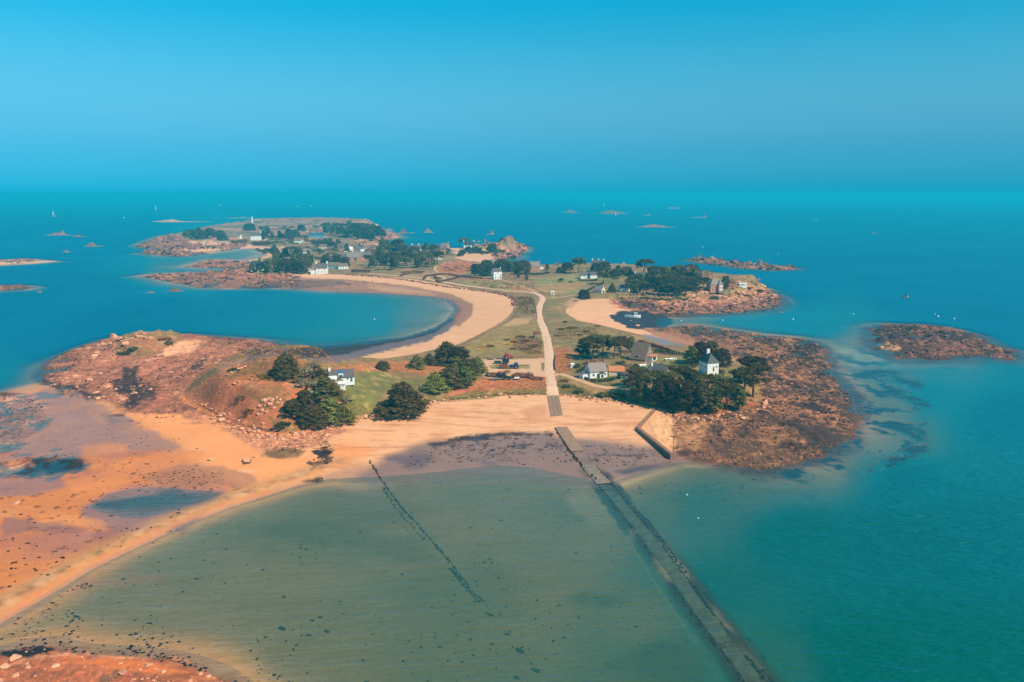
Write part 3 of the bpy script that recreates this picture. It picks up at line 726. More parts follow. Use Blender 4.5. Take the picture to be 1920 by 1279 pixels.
# gardens round the houses of the point
lay(pm([(1060,680),(1120,660),(1220,670),(1300,690),(1420,695),(1425,720),(1340,715),(1230,730),(1150,735),(1100,715),(1075,700)], 3, 3) * .85, C(124, 126, 66), 3)
lay(pm([(1215,668),(1290,668),(1305,682),(1280,690),(1225,686)], 3, 2), C(140, 142, 72), 3)
lay(pm([(1345,692),(1400,694),(1380,708),(1345,710)], 3, 2) * .8, C(142, 144, 74), 3)
lay(pm([(1210,745),(1400,745),(1425,760),(1360,776),(1260,772)], 4, 3) * .9, C(170, 96, 60), 3)
# right headland: meadows and gardens
lay(pm([(1000,520),(1090,514),(1110,530),(1095,548),(1040,552),(1010,545)], 2, 3), C(150, 152, 86), 3)
lay(pm([(1000,538),(1040,532),(1100,528),(1095,540),(1040,550),(1010,545)], 2, 3) * .6, C(190, 140, 92), 3)
lay(pm([(1110,520),(1180,512),(1220,515),(1150,535),(1110,530)], 2, 3) * .8, C(126, 134, 72), 3)
lay(pm([(1320,540),(1370,544),(1385,552),(1330,553)], 2, 2) * .9, C(130, 136, 70), 3)
lay(pm([(1390,530),(1420,538),(1440,545),(1400,545)], 2, 3) * .8, C(206, 140, 98), 2)
lay(pm([(1058,570),(1075,558),(1100,556),(1085,566),(1068,580)], 2, 3) * .7, C(190, 150, 112), 1)
# village ground and the heath of the far hill
lay(pm([(820,498),(850,488),(880,488),(890,496),(885,508),(860,516),(825,512)], 2, 2), C(200, 124, 88), 3)
lay(pm([(850,484),(880,476),(910,474),(925,480),(915,488),(880,490)], 1.5, 2), C(236, 186, 142), 1)
lay(pm([(860,528),(900,524),(960,530),(1000,540),(960,544),(900,538)], 2, 2) * .8, C(162, 150, 86), 3)
lay(pm([(880,518),(930,520),(920,528),(870,526)], 2, 2) * .7, C(198, 136, 92), 3)
lay(pm([(940,535),(1000,540),(1012,548),(960,545)], 1.5, 2) * .7, C(200, 138, 96), 3)
lay(pm([(770,505),(830,512),(860,520),(840,528),(780,520),(740,512)], 2, 2) * .7, C(190, 150, 112), 3)
lay(pm([(490,418),(560,410),(600,406),(650,409),(690,418),(600,424),(520,424)], 2, 3), C(164, 124, 104), 3)
lay(pm([(430,430),(560,424),(640,428),(600,440),(480,442),(430,440)], 2, 3) * .8, C(190, 140, 110), 3)
lay(pm([(440,438),(478,438),(482,445),(448,446)], 1, 1), C(122, 134, 78), 3)
lay(pm([(490,445),(580,440),(620,450),(560,470),(500,462)], 2, 3) * .5, C(130, 122, 78), 3)
lay(pm([(596,432),(612,432),(612,438),(598,438)], 1, 1), C(126, 136, 72), 3)
lay(pm([(470,505),(500,505),(530,513),(480,513)], 1.5, 2) * .8, C(136, 138, 78), 3)
lay(pm([(350,452),(420,450),(440,456),(380,460)], 1, 1), C(236, 194, 158), 1)
lay(pm([(455,458),(530,460),(545,472),(505,482),(500,474),(480,464)], 1.5, 1), C(240, 194, 154), 1)
lay(pm([(440,466),(390,466),(380,470),(440,468)], 1, 1) * .8, C(236, 190, 150), 1)
lay(pm([(640,515),(760,521),(860,538),(955,556),(958,562),(860,548),(760,530),(640,520)], 1.5, 1.5) * .9, C(240, 192, 148), 1)
lay(pm([(-80,492),(80,489),(110,490),(70,494),(-80,499)], 1, 1), C(236, 190, 150), 1)
lay((Hh > 2.2) * sstep(-5, 3, np.maximum.reduce([sdist(p, IX, IY, 20) for p in (ROCKS[5], ROCKS[6])])) * (1 - sstep(4, 12, dL)) * sstep(.3, .6, rg) * .8, C(232, 178, 142), 2)
lay(pm([(935,458),(955,452),(970,460),(950,464)], 1.5, 3) * .5, C(120, 108, 74), 3)
lay(sstep(5.6, 4.4, dC + .8 * n_s) * (IY > 860) * sstep(-.5, .1, n_m) , C(74, 66, 56), None)
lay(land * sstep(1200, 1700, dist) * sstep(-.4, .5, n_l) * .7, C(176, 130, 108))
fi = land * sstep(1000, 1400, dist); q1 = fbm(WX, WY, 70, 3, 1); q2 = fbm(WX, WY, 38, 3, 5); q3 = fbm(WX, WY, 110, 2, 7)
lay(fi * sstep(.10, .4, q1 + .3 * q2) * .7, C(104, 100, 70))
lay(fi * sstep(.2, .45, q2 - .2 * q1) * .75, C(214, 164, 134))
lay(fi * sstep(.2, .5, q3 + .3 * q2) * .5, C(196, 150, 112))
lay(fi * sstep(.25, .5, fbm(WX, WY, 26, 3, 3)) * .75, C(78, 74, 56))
gl_ = (CLS == 3) * sstep(.5, 3, dL)
m1 = fbm(WX, WY, 7, 3, 0); m2 = fbm(WX, WY, 19, 3, 4); m3 = fbm(WX, WY, 3.2, 2, 2)
lay(gl_ * sstep(.10, .5, m2 + .4 * m1) * .45, C(168, 122, 84))
lay(gl_ * sstep(.05, .45, m1 - .3 * m2) * .4, C(104, 98, 56))
lay(gl_ * sstep(.30, .6, m3 + .3 * m1) * .4, C(196, 164, 118))
COLR *= (1 + gl_ * (.16 * m3 + .10 * m1))[..., None]
CLS[(CLS != 0) & (Hh < -.25)] = 0
CLS[(CLS == 0) & (Hh >= .05)] = 1
COLR = np.clip(COLR, .004, .9)

lay(rk * sstep(.75, .1, Hh + .25 * n_s) * (dF < 0) * (dist > 230) * .8, C(62, 48, 42))
WB = pm([(1450,880),(1480,862),(1530,850),(1600,810),(1600,740),(1570,690),(1640,690),(1720,720),(1745,780),(1730,840),(1680,890),(1580,905),(1500,905)], 8, 16)
wk = WB * sstep(-.02, .16, .7 * n_m + .35 * n_l + .5 * n_s) * (Hh < -.1)
lay(wk, C(22, 40, 60), 0)
Hh = Hh + wk * np.maximum(-.42 - Hh, 0)

# ------------------------------------------------------------------ terrain meshes: one sheet, divided by kind of ground
NR, NC = Hh.shape
idx = np.arange(NR * NC).reshape(NR, NC)
Vall = np.stack([WX.ravel(), WY.ravel(), Hh.ravel()], 1)
quad = np.stack([idx[:-1, :-1].ravel(), idx[1:, :-1].ravel(), idx[1:, 1:].ravel(), idx[:-1, 1:].ravel()], 1)
hq = Hh.ravel()[quad]
keep = hq.max(1) > -3.1
quad = quad[keep]
fc = CLS.ravel()[quad[:, 0]]
GROUND = [(0, 'seabed', 'shallow sandy seabed with weed beds', terrain_mat('seabed', .3, .14, .8)),
          (1, 'sand_beach', None, terrain_mat('sand', .18, .10, .5)),
          (2, 'rocky_foreshore', None, terrain_mat('shore_rock', 1.0, .55, .45)),
          (3, 'grassland', None, terrain_mat('grass_and_heath', .9, .34, .5)),
          (4, 'tidal_flat', None, terrain_mat('tidal_flat', .25, .14, .6)),
          (5, 'sandy_car_park_ground', None, terrain_mat('bare_sand', .2, .12, .6))]
for k, nm, _, m in GROUND:
    q = quad[fc == k]
    if len(q) == 0: continue
    u, inv = np.unique(q.ravel(), return_inverse=True)
    me = np_mesh(nm, Vall[u], inv.reshape(-1, 4), m, True, {'Col': ('FLOAT_COLOR', COLR.reshape(-1, 3)[u]), 'wet': ('FLOAT', WET.ravel()[u])})
    props(link(bpy.data.objects.new(nm, me)), kind='structure')

# ------------------------------------------------------------------ the sea
def water_mat():
    m, n, l = new_mat('sea_water')
    out = n.new('ShaderNodeOutputMaterial')
    tr = n.new('ShaderNodeBsdfTransparent'); tr.inputs['Color'].default_value = (0.90, 0.98, 0.90, 1)
    df = n.new('ShaderNodeBsdfDiffuse'); gl = n.new('ShaderNodeBsdfGlossy'); gl.inputs['Roughness'].default_value = 0.34; gl.inputs['Color'].default_value = (0.3, 0.95, 1.0, 1)
    a1 = n.new('ShaderNodeAttribute'); a1.attribute_name = 'body'
    a2 = n.new('ShaderNodeAttribute'); a2.attribute_name = 'opacity'
    m1 = n.new('ShaderNodeMixShader'); m2 = n.new('ShaderNodeMixShader')
    l.new(a1.outputs['Color'], df.inputs['Color'])
    l.new(a2.outputs['Fac'], m1.inputs[0]); l.new(tr.outputs[0], m1.inputs[1]); l.new(df.outputs[0], m1.inputs[2])
    tc = n.new('ShaderNodeTexCoord')
    def nz(scale, rot, sx, sy, det):
        mp = n.new('ShaderNodeMapping'); mp.inputs['Rotation'].default_value = (0, 0, R(rot)); mp.inputs['Scale'].default_value = (sx, sy, 1)
        t_ = n.new('ShaderNodeTexNoise'); t_.inputs['Scale'].default_value = scale; t_.inputs['Detail'].default_value = det; t_.inputs['Roughness'].default_value = 0.55
        l.new(tc.outputs['Object'], mp.inputs['Vector']); l.new(mp.outputs[0], t_.inputs['Vector']); return t_
    w1 = nz(0.55, -28, .45, 1.5, 3); w2 = nz(0.16, -20, .4, 1.5, 3); w3 = nz(.03, 10, .6, 1.4, 2)
    ad = n.new('ShaderNodeMath'); ad.operation = 'MULTIPLY_ADD'; ad.inputs[1].default_value = 2.0
    l.new(w2.outputs['Fac'], ad.inputs[0]); l.new(w1.outputs['Fac'], ad.inputs[2])
    bp = n.new('ShaderNodeBump'); bp.inputs['Distance'].default_value = 1.3
    am = n.new('ShaderNodeAttribute'); am.attribute_name = 'chop'
    l.new(am.outputs['Fac'], bp.inputs['Strength'])
    l.new(ad.outputs[0], bp.inputs['Height'])
    fr = n.new('ShaderNodeFresnel'); fr.inputs['IOR'].default_value = 1.33
    for q in (gl, fr, df): l.new(bp.outputs[0], q.inputs['Normal'])
    cp = n.new('ShaderNodeMath'); cp.operation = 'MINIMUM'; cp.inputs[1].default_value = 0.30
    l.new(fr.outputs[0], cp.inputs[0])
    l.new(cp.outputs[0], m2.inputs[0]); l.new(m1.outputs[0], m2.inputs[1]); l.new(gl.outputs[0], m2.inputs[2])
    l.new(m2.outputs[0], out.inputs[0])
    return m
sr = np.concatenate([[365.4, 365.8, 366.5, 367.5, 369, 371, 373.5, 376.5, 380, 384, 388, 391], PY0[::2], [1380, 1440, 1530]])
scx = np.concatenate([np.arange(-2600, -360, 160.0), PX0[::2], np.arange(2300, 4500, 160.0)])
SX, SY = np.meshgrid(scx, sr)
SWX, SWY = unproj(SX, SY, 0.0)
sd, sb = idw(SX, SY)
th = terrain_h(SWX, SWY)
inside = (SX > PX0[0] + 2) & (SX < PX0[-1] - 2) & (SY > 394) & (SY < 1342)
dep = np.where(inside, np.maximum(-th, 0), sd)
op = 1 - np.exp(-np.maximum(dep - .12, 0) / 1.9 - np.maximum(dep - 1.2, 0) * .9)
op = np.where(inside, op, 1.0 - np.exp(-sd / 1.45))
far = np.hypot(SWX, SWY)
def mix3(a, b, t_): return np.asarray(a) * (1 - t_[..., None]) + np.asarray(b) * t_[..., None]
grn = mix3((0.060, 0.142, 0.068), (0.000, 0.094, 0.060), sstep(.7, 2.6, sd))
blu = mix3((0.008, 0.205, 0.245), (0.000, 0.120, 0.215), sstep(1.0, 5.0, sd))
bod = grn * (1 - sb[..., None]) + blu * sb[..., None]
wn_ = fbm(SWX, SWY * .6, 120, 3, 2)
bod = bod * (1 + .16 * wn_)[..., None]
chop = (0.28 + 0.30 * sstep(.9, 3.2, dep)) * (1 + .5 * fbm(SWX, SWY, 70, 2, 5))
thr = (th > .6) & inside
ids = np.arange(SX.size).reshape(SX.shape)
sq = np.stack([ids[:-1, :-1].ravel(), ids[1:, :-1].ravel(), ids[1:, 1:].ravel(), ids[:-1, 1:].ravel()], 1)
sq = sq[~thr.ravel()[sq].all(1)]
u, inv = np.unique(sq.ravel(), return_inverse=True)
me = np_mesh('sea', np.stack([SWX.ravel(), SWY.ravel(), np.zeros(SX.size)], 1)[u], inv.reshape(-1, 4), water_mat(), True,
             {'body': ('FLOAT_COLOR', bod.reshape(-1, 3)[u]), 'opacity': ('FLOAT', op.ravel()[u]), 'chop': ('FLOAT', chop.ravel()[u])})
props(link(bpy.data.objects.new('sea', me)), kind='structure')
# deep floor under everything
db = MB(); X0, Y0_ = 150000, 62000
db.add([(-X0, -3000, -9), (X0, -3000, -9), (X0, Y0_, -9), (-X0, Y0_, -9)], [(0, 1, 2, 3)])
props(db.build('deep_seabed', mat('deep_floor', (0.02, 0.06, 0.07), .9)), kind='structure')

# ------------------------------------------------------------------ the air: sea haze
hb = MB().box(-160000, 160000, -4000, 64000, -11, 101)
hm, hn, hl = new_mat('sea_haze')
ho = hn.new('ShaderNodeOutputMaterial'); hv = hn.new('ShaderNodeVolumePrincipled')
hv.inputs['Density Attribute'].default_value = ''
hv.inputs['Color'].default_value = (0.014, 0.74, 1.0, 1)
hv.inputs['Density'].default_value = 0.00024
hv.inputs['Anisotropy'].default_value = 0.0
hl.new(hv.outputs[0], ho.inputs['Volume'])
try: hm.cycles.homogeneous_volume = True
except Exception: pass
haze = props(hb.build('haze', hm), kind='stuff')

# ================================================================== things
# ---- shared materials
M = dict(
 white=mat('white_render', (.80, .79, .76), .8, .05, .8), cream=mat('cream_render', (.70, .58, .42), .85, .08, .8), stone=mat('pink_granite_wall', C(196, 152, 124), .9, .22, 1.6, .4),
 greystone=mat('grey_stone_wall', C(150, 140, 128), .9, .25, 1.5, .4), slate=mat('slate_roof', C(104, 102, 108), .6, .18, 1.2), darkslate=mat('dark_slate_roof', C(62, 68, 78), .55, .15, 1.2),
 paleslate=mat('pale_slate_roof', C(142, 140, 142), .6, .15, 1.2), tile=mat('orange_tile_roof', C(206, 142, 100), .8, .15, 1.5), redtile=mat('red_ridge_tile', C(196, 84, 52), .8, .1), thatchgrey=mat('weathered_roof', C(128, 118, 106), .9, .2, .9),
 glass=mat('window_glass', (.03, .045, .06), .12, .1, 1.0, spec=.6), frame=mat('window_frame', (.75, .75, .73), .5, .03), door=mat('door_paint', (.10, .14, .2), .5, .1), panel=mat('blue_roof_panel', C(62, 112, 150), .35, .1),
 green=mat('green_shed_boards', C(128, 162, 138), .8, .12), yellow=mat('yellow_render', C(236, 176, 92), .8, .06), bluew=mat('pale_blue_boards', C(122, 176, 196), .8, .08), timber=mat('weathered_timber', C(126, 96, 76), .85, .2, 2.0),
 conc=mat('weathered_concrete', C(158, 138, 120), .9, .22, .9, .3), concdark=mat('weedy_concrete', C(106, 112, 98), .8, .35, .35, .3), concd=mat('wet_concrete', C(140, 136, 124), .7, .2, .7, .3), wallstone=mat('sea_wall_stone', C(150, 116, 98), .9, .25, 1.5, .4),
 road=mat('sandy_road', C(232, 204, 176), .95, .2, .5), track=mat('sand_track', C(220, 184, 144), .95, .14, .4), rock=mat('granite_boulder', C(220, 172, 142), .9, .25, 1.0, .5, .15), rockdark=mat('weedy_stone', C(44, 40, 40), .8, .3, 1.5, .4, .2),
 rockred=mat('red_revetment_stone', C(138, 92, 80), .9, .3, 1.0, .5, .35), rocksea=mat('sea_rock', C(150, 120, 108), .9, .35, .15, .6, .12), bark=mat('tree_bark', C(108, 82, 68), .95, .25, 2.0), barkpale=mat('pale_bark', C(176, 146, 124), .95, .2, 2.0),
 red=mat('red_paint', C(204, 44, 36), .4, .08), blue=mat('blue_paint', C(24, 88, 168), .4, .08), tgreen=mat('green_paint', C(40, 92, 60), .45, .1), tyre=mat('rubber_tyre', (.02, .02, .02), .9, .1), steel=mat('grey_steel', C(150, 146, 140), .5, .12),
 rust=mat('rusty_bed', C(130, 78, 58), .85, .25), whitep=mat('white_paint', (.82, .82, .80), .45, .04), buoy=mat('white_buoy', (.85, .84, .80), .5, .03), black=mat('dark_paint', (.03, .03, .035), .5, .1), orange=mat('orange_buoy', C(230, 96, 40), .5, .05))
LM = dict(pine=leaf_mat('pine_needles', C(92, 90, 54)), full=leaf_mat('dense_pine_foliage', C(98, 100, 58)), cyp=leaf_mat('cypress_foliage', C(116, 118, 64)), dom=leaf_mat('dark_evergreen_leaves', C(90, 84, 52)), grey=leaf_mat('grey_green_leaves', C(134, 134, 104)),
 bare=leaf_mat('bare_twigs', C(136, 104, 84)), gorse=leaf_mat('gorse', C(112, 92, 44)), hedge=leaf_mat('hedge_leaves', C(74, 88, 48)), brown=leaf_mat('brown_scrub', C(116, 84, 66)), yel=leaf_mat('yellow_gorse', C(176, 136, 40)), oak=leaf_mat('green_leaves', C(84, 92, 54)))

# ---- foliage
def leaf_cloud(puffs, per, size, seed, up=.25):
    """small leaf-sized faces over the skin of many puffs, with a closed core in each"""
    r = np.random.default_rng(seed); V = []; Fs = []; k = 0
    for (cx, cy, cz, rx, ry, rz) in puffs:
        n = max(8, int(per * (rx * ry * rz) ** (2 / 3)))
        d = r.normal(size=(n, 3)); d /= np.linalg.norm(d, axis=1)[:, None]
        d[:, 2] = np.where(d[:, 2] < -.3, -d[:, 2] * .6, d[:, 2])
        p = np.array([cx, cy, cz]) + d * np.array([rx, ry, rz]) * r.uniform(.62, 1.28, (n, 1))
        nn = d + r.normal(size=(n, 3)) * .62 + np.array([0, 0, up]); nn /= np.linalg.norm(nn, axis=1)[:, None]
        a = np.cross(nn, r.normal(size=(n, 3))); a /= np.linalg.norm(a, axis=1)[:, None]; b = np.cross(nn, a)
        s_ = size * r.uniform(.6, 1.35, (n, 1))
        tri = np.stack([p + a * s_, p - a * s_ * .55 + b * s_ * .8, p - a * s_ * .55 - b * s_ * .8], 1)
        V.append(tri.reshape(-1, 3)); Fs.append(np.arange(n * 3).reshape(-1, 3) + k); k += n * 3
        o = np.array([(1, 0, 0), (-1, 0, 0), (0, 1, 0), (0, -1, 0), (0, 0, 1), (0, 0, -1)]) * np.array([rx, ry, rz]) * .74 + np.array([cx, cy, cz])
        V.append(o); Fs.append(np.array([(0, 2, 4), (2, 1, 4), (1, 3, 4), (3, 0, 4), (2, 0, 5), (1, 2, 5), (3, 1, 5), (0, 3, 5)]) + k); k += 6
    return np.concatenate(V), np.concatenate(Fs)

def make_tree(kind, seed):
    """trunk mesh and crown mesh about 12 m tall"""
    r = random.Random(seed); puffs = []; tb = MB(); u = r.uniform
    if kind == 'pine':          # umbrella crown on a bare leaning trunk
        lean = (u(-1, 1), u(-1, 1)); top = (lean[0], lean[1], 8.2)
        tb.tube([(0, 0, -1), (lean[0] * .3, lean[1] * .3, 3), (lean[0] * .8, lean[1] * .8, 6), top], [.42, .34, .27, .16], 6)
        for i in range(17):
            a = i * 2.4 + u(-.4, .4); q = math.sqrt((i + .5) / 17) * 4.9
            x, y = lean[0] + q * math.cos(a), lean[1] + q * math.sin(a); z = 10.6 - .055 * q * q - u(0, 1.5) - (1.6 if q > 3 and u(0, 1) < .4 else 0)
            puffs.append((x, y, z, u(1.1, 1.9), u(1.1, 1.9), u(.75, 1.15)))
            if i % 3 == 0: tb.tube([(lean[0] * .6, lean[1] * .6, 4.6 + .15 * i), ((x + lean[0]) / 2, (y + lean[1]) / 2, 6.9), (x, y, z)], [.16, .12, .05], 4)
        for i in range(6):
            a = u(0, 6.28); q = u(2, 4); puffs.append((q * math.cos(a), q * math.sin(a), u(5.4, 8), u(.8, 1.4), u(.8, 1.4), u(.5, .8)))
        per, size, lm = 46, .40, LM['pine']
    elif kind == 'full':        # pine clothed to low down
        tb.tube([(0, 0, -1), (.2, 0, 4), (.3, .2, 9)], [.45, .33, .12], 6)
        for i in range(30):
            z = 2.0 + 9.2 * (i / 29) ** .9; w = 3.9 * math.sin(min(1, (12.6 - z) / 8.5) * 1.5) ** .8; a = i * 2.4 + u(-.5, .5); q = w * u(.45, 1)
            puffs.append((q * math.cos(a), q * math.sin(a), z, u(1.0, 1.8), u(1.0, 1.8), u(.8, 1.3)))
        per, size, lm = 44, .40, LM['full']
    elif kind == 'cyp':         # broad conical cypress with ragged, upswept tips
        tb.tube([(0, 0, -1), (0, 0, 5), (.1, 0, 10)], [.5, .35, .1], 6)
        for i in range(58):
            z = .8 + 9.9 * (i / 57); w = 5.2 * (1 - (z / 12.2) ** 1.25) + .25; a = i * 2.4 + u(-.5, .5); q = w * u(.6, 1.05)
            s_ = .55 + .75 * (1 - z / 13)
            puffs.append((q * math.cos(a), q * math.sin(a), z, s_ * u(1.0, 1.9), s_ * u(1.0, 1.9), s_ * u(.4, .75)))
            if u(0, 1) < .45: puffs.append((q * 1.15 * math.cos(a), q * 1.15 * math.sin(a), z + .6, .5, .5, .6))
        puffs.append((.1, 0, 11.2, .5, .5, 1.2)); puffs.append((1.2, .3, 10.3, .45, .45, 1.0))
        per, size, lm = 60, .34, LM['cyp']
    elif kind == 'dom':         # dense wind-clipped dome
        tb.tube([(0, 0, -1), (.2, .1, 3), (.2, .2, 6)], [.5, .4, .2], 6)
        for i in range(44):
            v = (i + .5) / 44; el = math.asin(v); a = i * 2.4; q = 6.2 * math.cos(el) * u(.82, 1.02); z = 1.2 + 9.6 * math.sin(el) * u(.85, 1.02)
            puffs.append((q * math.cos(a), q * math.sin(a), z, u(1.3, 2.1), u(1.3, 2.1), u(1.0, 1.7)))
        per, size, lm = 40, .42, LM['dom']
    elif kind == 'bare':        # leafless tree: forking limbs and a haze of twigs
        def fork(p, d, L, rad, dep):
            q = (p[0] + d[0] * L, p[1] + d[1] * L, p[2] + d[2] * L); tb.tube([p, q], [rad, rad * .6], 4, False)
            if dep == 0: return
            for _ in range(3):
                e_ = Vector((d[0] + u(-.75, .75), d[1] + u(-.75, .75), d[2] + u(-.1, .35))).normalized(); fork(q, e_, L * u(.62, .82), rad * .6, dep - 1)
        fork((0, 0, -.5), (u(-.1, .1), 0, 1), 4.0, .32, 4)
        for i in range(16):
            a = u(0, 6.28); q = u(.5, 4.0); puffs.append((q * math.cos(a), q * math.sin(a), 10.4 - .28 * q * q * .5 - u(0, 3.5), u(.8, 1.5), u(.8, 1.5), u(.6, 1.1)))
        r2 = np.random.default_rng(seed)
        V, Fq = leaf_cloud(puffs, 22, .22, seed)
        nf = sum(8 for _ in puffs)
        return tb.mesh('trunk', M['barkpale']), np_mesh('crown', V, np.array([f for f in Fq if abs(f[0] - f[2]) == 2 and f[1] == f[0] + 1 and (f[0] >= 0)]), LM['bare'], False)
    V, Fq = leaf_cloud(puffs, per, size, seed)
    return tb.mesh('trunk', M['bark']), np_mesh('crown', V, Fq, lm, False)
TREES = {k: [make_tree(k, 31 * i + 5) for i in range(n)] for k, n in (('pine', 3), ('full', 3), ('cyp', 3), ('dom', 2), ('bare', 2))}

def make_bush(lm, seed, spread=1.0, tall=1.0):
    r = random.Random(seed); u = r.uniform; pf = []
    for i in range(13):
        a = i * 2.4; q = math.sqrt(i / 13) * 1.15 * spread
        pf.append((q * math.cos(a), q * math.sin(a), (.75 - .28 * q * q / spread ** 2) * tall, u(.4, .62), u(.4, .62), u(.35, .55) * tall))
    V, Fq = leaf_cloud(pf, 46, .15, seed); return np_mesh('foliage', V, Fq, lm, False)
BUSH = {k: [make_bush(LM[m], 7 * i + 3, s, t) for i in range(2)] for k, m, s, t in (('grey', 'grey', 1.2, .9), ('gorse', 'gorse', 1.25, .7), ('yel', 'yel', 1.2, .7), ('hedge', 'hedge', 1, 1), ('brown', 'brown', 1.3, .7), ('oak', 'oak', 1, 1.1), ('bare', 'bare', 1, 1.2), ('dark', 'dom', 1, 1.1))}
stem_me = MB().tube([(0, 0, -.4), (0, 0, .6)], [.09, .05], 5).mesh('stem', M['bark'])

_u = ['first', 'second', 'third', 'fourth', 'fifth', 'sixth', 'seventh', 'eighth', 'ninth']
ORD = _u + ['tenth', 'eleventh', 'twelfth', 'thirteenth', 'fourteenth', 'fifteenth', 'sixteenth', 'seventeenth', 'eighteenth', 'nineteenth']
for _c, _t in (('twenty', 'twentieth'), ('thirty', 'thirtieth'), ('forty', 'fortieth'), ('fifty', 'fiftieth'), ('sixty', 'sixtieth'), ('seventy', 'seventieth'), ('eighty', 'eightieth')):
    ORD += [_t] + [_c + '-' + q for q in _u]
cnt = [0]
def tree(p, h, kind, name, label, group=None, wide=1.0):
    cnt[0] += 1; i = cnt[0]
    t_, c_ = TREES[kind][i % len(TREES[kind])]
    k = h / 12.0; rr = random.Random(i * 77)
    o = empty(name, (p.x, p.y, p.z - .1), rr.uniform(0, 6.28), (k * wide * rr.uniform(.92, 1.08), k * wide * rr.uniform(.92, 1.08), k))
    child('trunk', t_, o); child('crown', c_, o)
    return props(o, label, 'tree', group)
def bush(p, w, h, kind, label, name='bush', group=None, cat='bush'):
    cnt[0] += 1; i = cnt[0]; rr = random.Random(i * 31)
    o = empty(name, (p.x, p.y, p.z - .05), rr.uniform(0, 6.28), (w / 3.2 * rr.uniform(.9, 1.2), w / 3.2 * rr.uniform(.9, 1.2), h / 1.2))
    child('foliage', BUSH[kind][i % 2], o); child('stem', stem_me, o)
    return props(o, label, cat, group)

# ---- near cypresses and evergreens (the far groves follow below)
for px, py, h, kd, w, nm, lb in (
  (536,706,10.5,'dom',.95,'evergreen_tree','dark dome-shaped evergreen alone on top of the brown hill'),
  (756,776,14.0,'cyp',1.7,'cypress_tree','big spreading cypress standing alone on the beach edge beside the lawn'),
  (612,748,10.5,'cyp',1.25,'cypress_tree','cypress at the top of the hillside clump, next to the white cottage'),
  (548,784,7.5,'full',1.5,'evergreen_tree','dark tree at the outer end of the hillside clump above the cliff'),
  (585,798,9.0,'dom',1.25,'evergreen_tree','broad dark tree in the middle of the hillside clump by the cliff'),
  (570,768,8.0,'full',1.5,'evergreen_tree','dark tree behind the middle of the hillside clump'),
  (618,788,10.0,'cyp',1.35,'cypress_tree','tall cypress in the hillside clump, second from the lawn'),
  (643,793,8.5,'cyp',1.2,'cypress_tree','cypress at the lawn end of the hillside clump'),
  (600,712,5.0,'dom',.9,'evergreen_tree','small dark tree behind the hill crest by the white cottage'),
  (838,682,12.5,'cyp',1.4,'cypress_tree','tallest cypress at the back of the clump beside the car park'),
  (862,688,11.0,'full',1.45,'cypress_tree','dark cypress right behind the middle of the car park clump'),
  (782,690,7.0,'cyp',1.7,'cypress_tree','low wide cypress on the bracken between beach and lawn'),
  (895,700,9.0,'cyp',1.2,'cypress_tree','cypress at the car park end of the clump'),
  (816,735,9.5,'cyp',1.4,'cypress_tree','pale cypress between the big lone cypress and the car park clump'),
  (848,727,11.0,'cyp',1.4,'cypress_tree','wide cypress at the front of the car park clump'),
  (872,725,10.0,'full',1.5,'cypress_tree','dark tree at the front of the car park clump nearest the red tractor'),
  (855,705,10.5,'cyp',1.4,'cypress_tree','cypress in the centre of the car park clump'),(882,708,9.5,'full',1.4,'cypress_tree','dark tree low in the car park clump between centre and car park'),(806,684,6.5,'cyp',1.5,'cypress_tree','low cypress joining the wide one to the tallest'),
  (718,694,5.0,'dom',1.2,'evergreen_tree','small round evergreen on the bracken behind the lawn'),
  (1171,682,9.0,'bare',.75,'bare_tree','leafless pale tree in front of the steep grey-roofed house'),
  (1128,690,7.0,'bare',.8,'bare_tree','leafless grey tree behind the white cottage with gable chimneys'),
  (1070,682,5.0,'bare',.9,'bare_tree','small tan leafless tree on the bracken beside the road'),
  (1178,712,9.5,'bare',.7,'bare_tree','thin half-bare tree at the edge of the front grove by the sheds')):
    tree(at(px, py), h, kd, nm, lb, None, w)
def rank(lst, name, tmpl, group, wide=1.0):
    lst = sorted(lst)
    for i, (px, py, h, kd) in enumerate(lst):
        tree(at(px, py), h, kd, name, tmpl.format(ORD[i]), group, wide)
rank([(1094,670,11,'full'),(1110,675,13,'pine'),(1128,672,14.5,'pine'),(1150,673,13,'pine'),(1164,667,12,'pine'),(1120,662,12,'pine'),(1182,661,9.5,'full')],
     'pine_tree', '{} dark pine from the road in the grove behind the white cottage', 'pines behind the white cottage', 1.05)
rank([(1296,684,10.5,'full'),(1314,682,12.5,'dom'),(1333,680,12,'full'),(1352,686,10,'dom')],
     'evergreen_tree', '{} dark tree from the left in the mass behind the tall white house', 'dark trees behind the tall white house')
rank([(1184,742,11,'pine'),(1202,752,12,'full'),(1222,745,13,'pine'),(1238,762,13,'full'),(1262,768,13.5,'full'),(1286,772,14,'full'),(1312,774,13,'full'),(1338,776,12,'full'),(1362,768,13,'pine'),(1385,770,10,'full')],
     'pine_tree', '{} pine from the beach in the front row of the dark grove above the reef', 'pines in the front row of the grove')
rank([(1196,728,11,'pine'),(1250,745,13,'pine'),(1272,740,14,'pine'),(1296,742,12.5,'full'),(1322,744,11,'pine'),(1348,746,11.5,'pine')],
     'pine_tree', '{} pine from the beach in the second row of the dark grove', 'pines in the second row of the grove')
rank([(1393,752,16,'pine'),(1412,745,16.5,'pine'),(1408,722,15,'pine')], 'pine_tree', '{} of the three tall pines at the seaward corner of the grove', 'tall pines at the seaward corner')

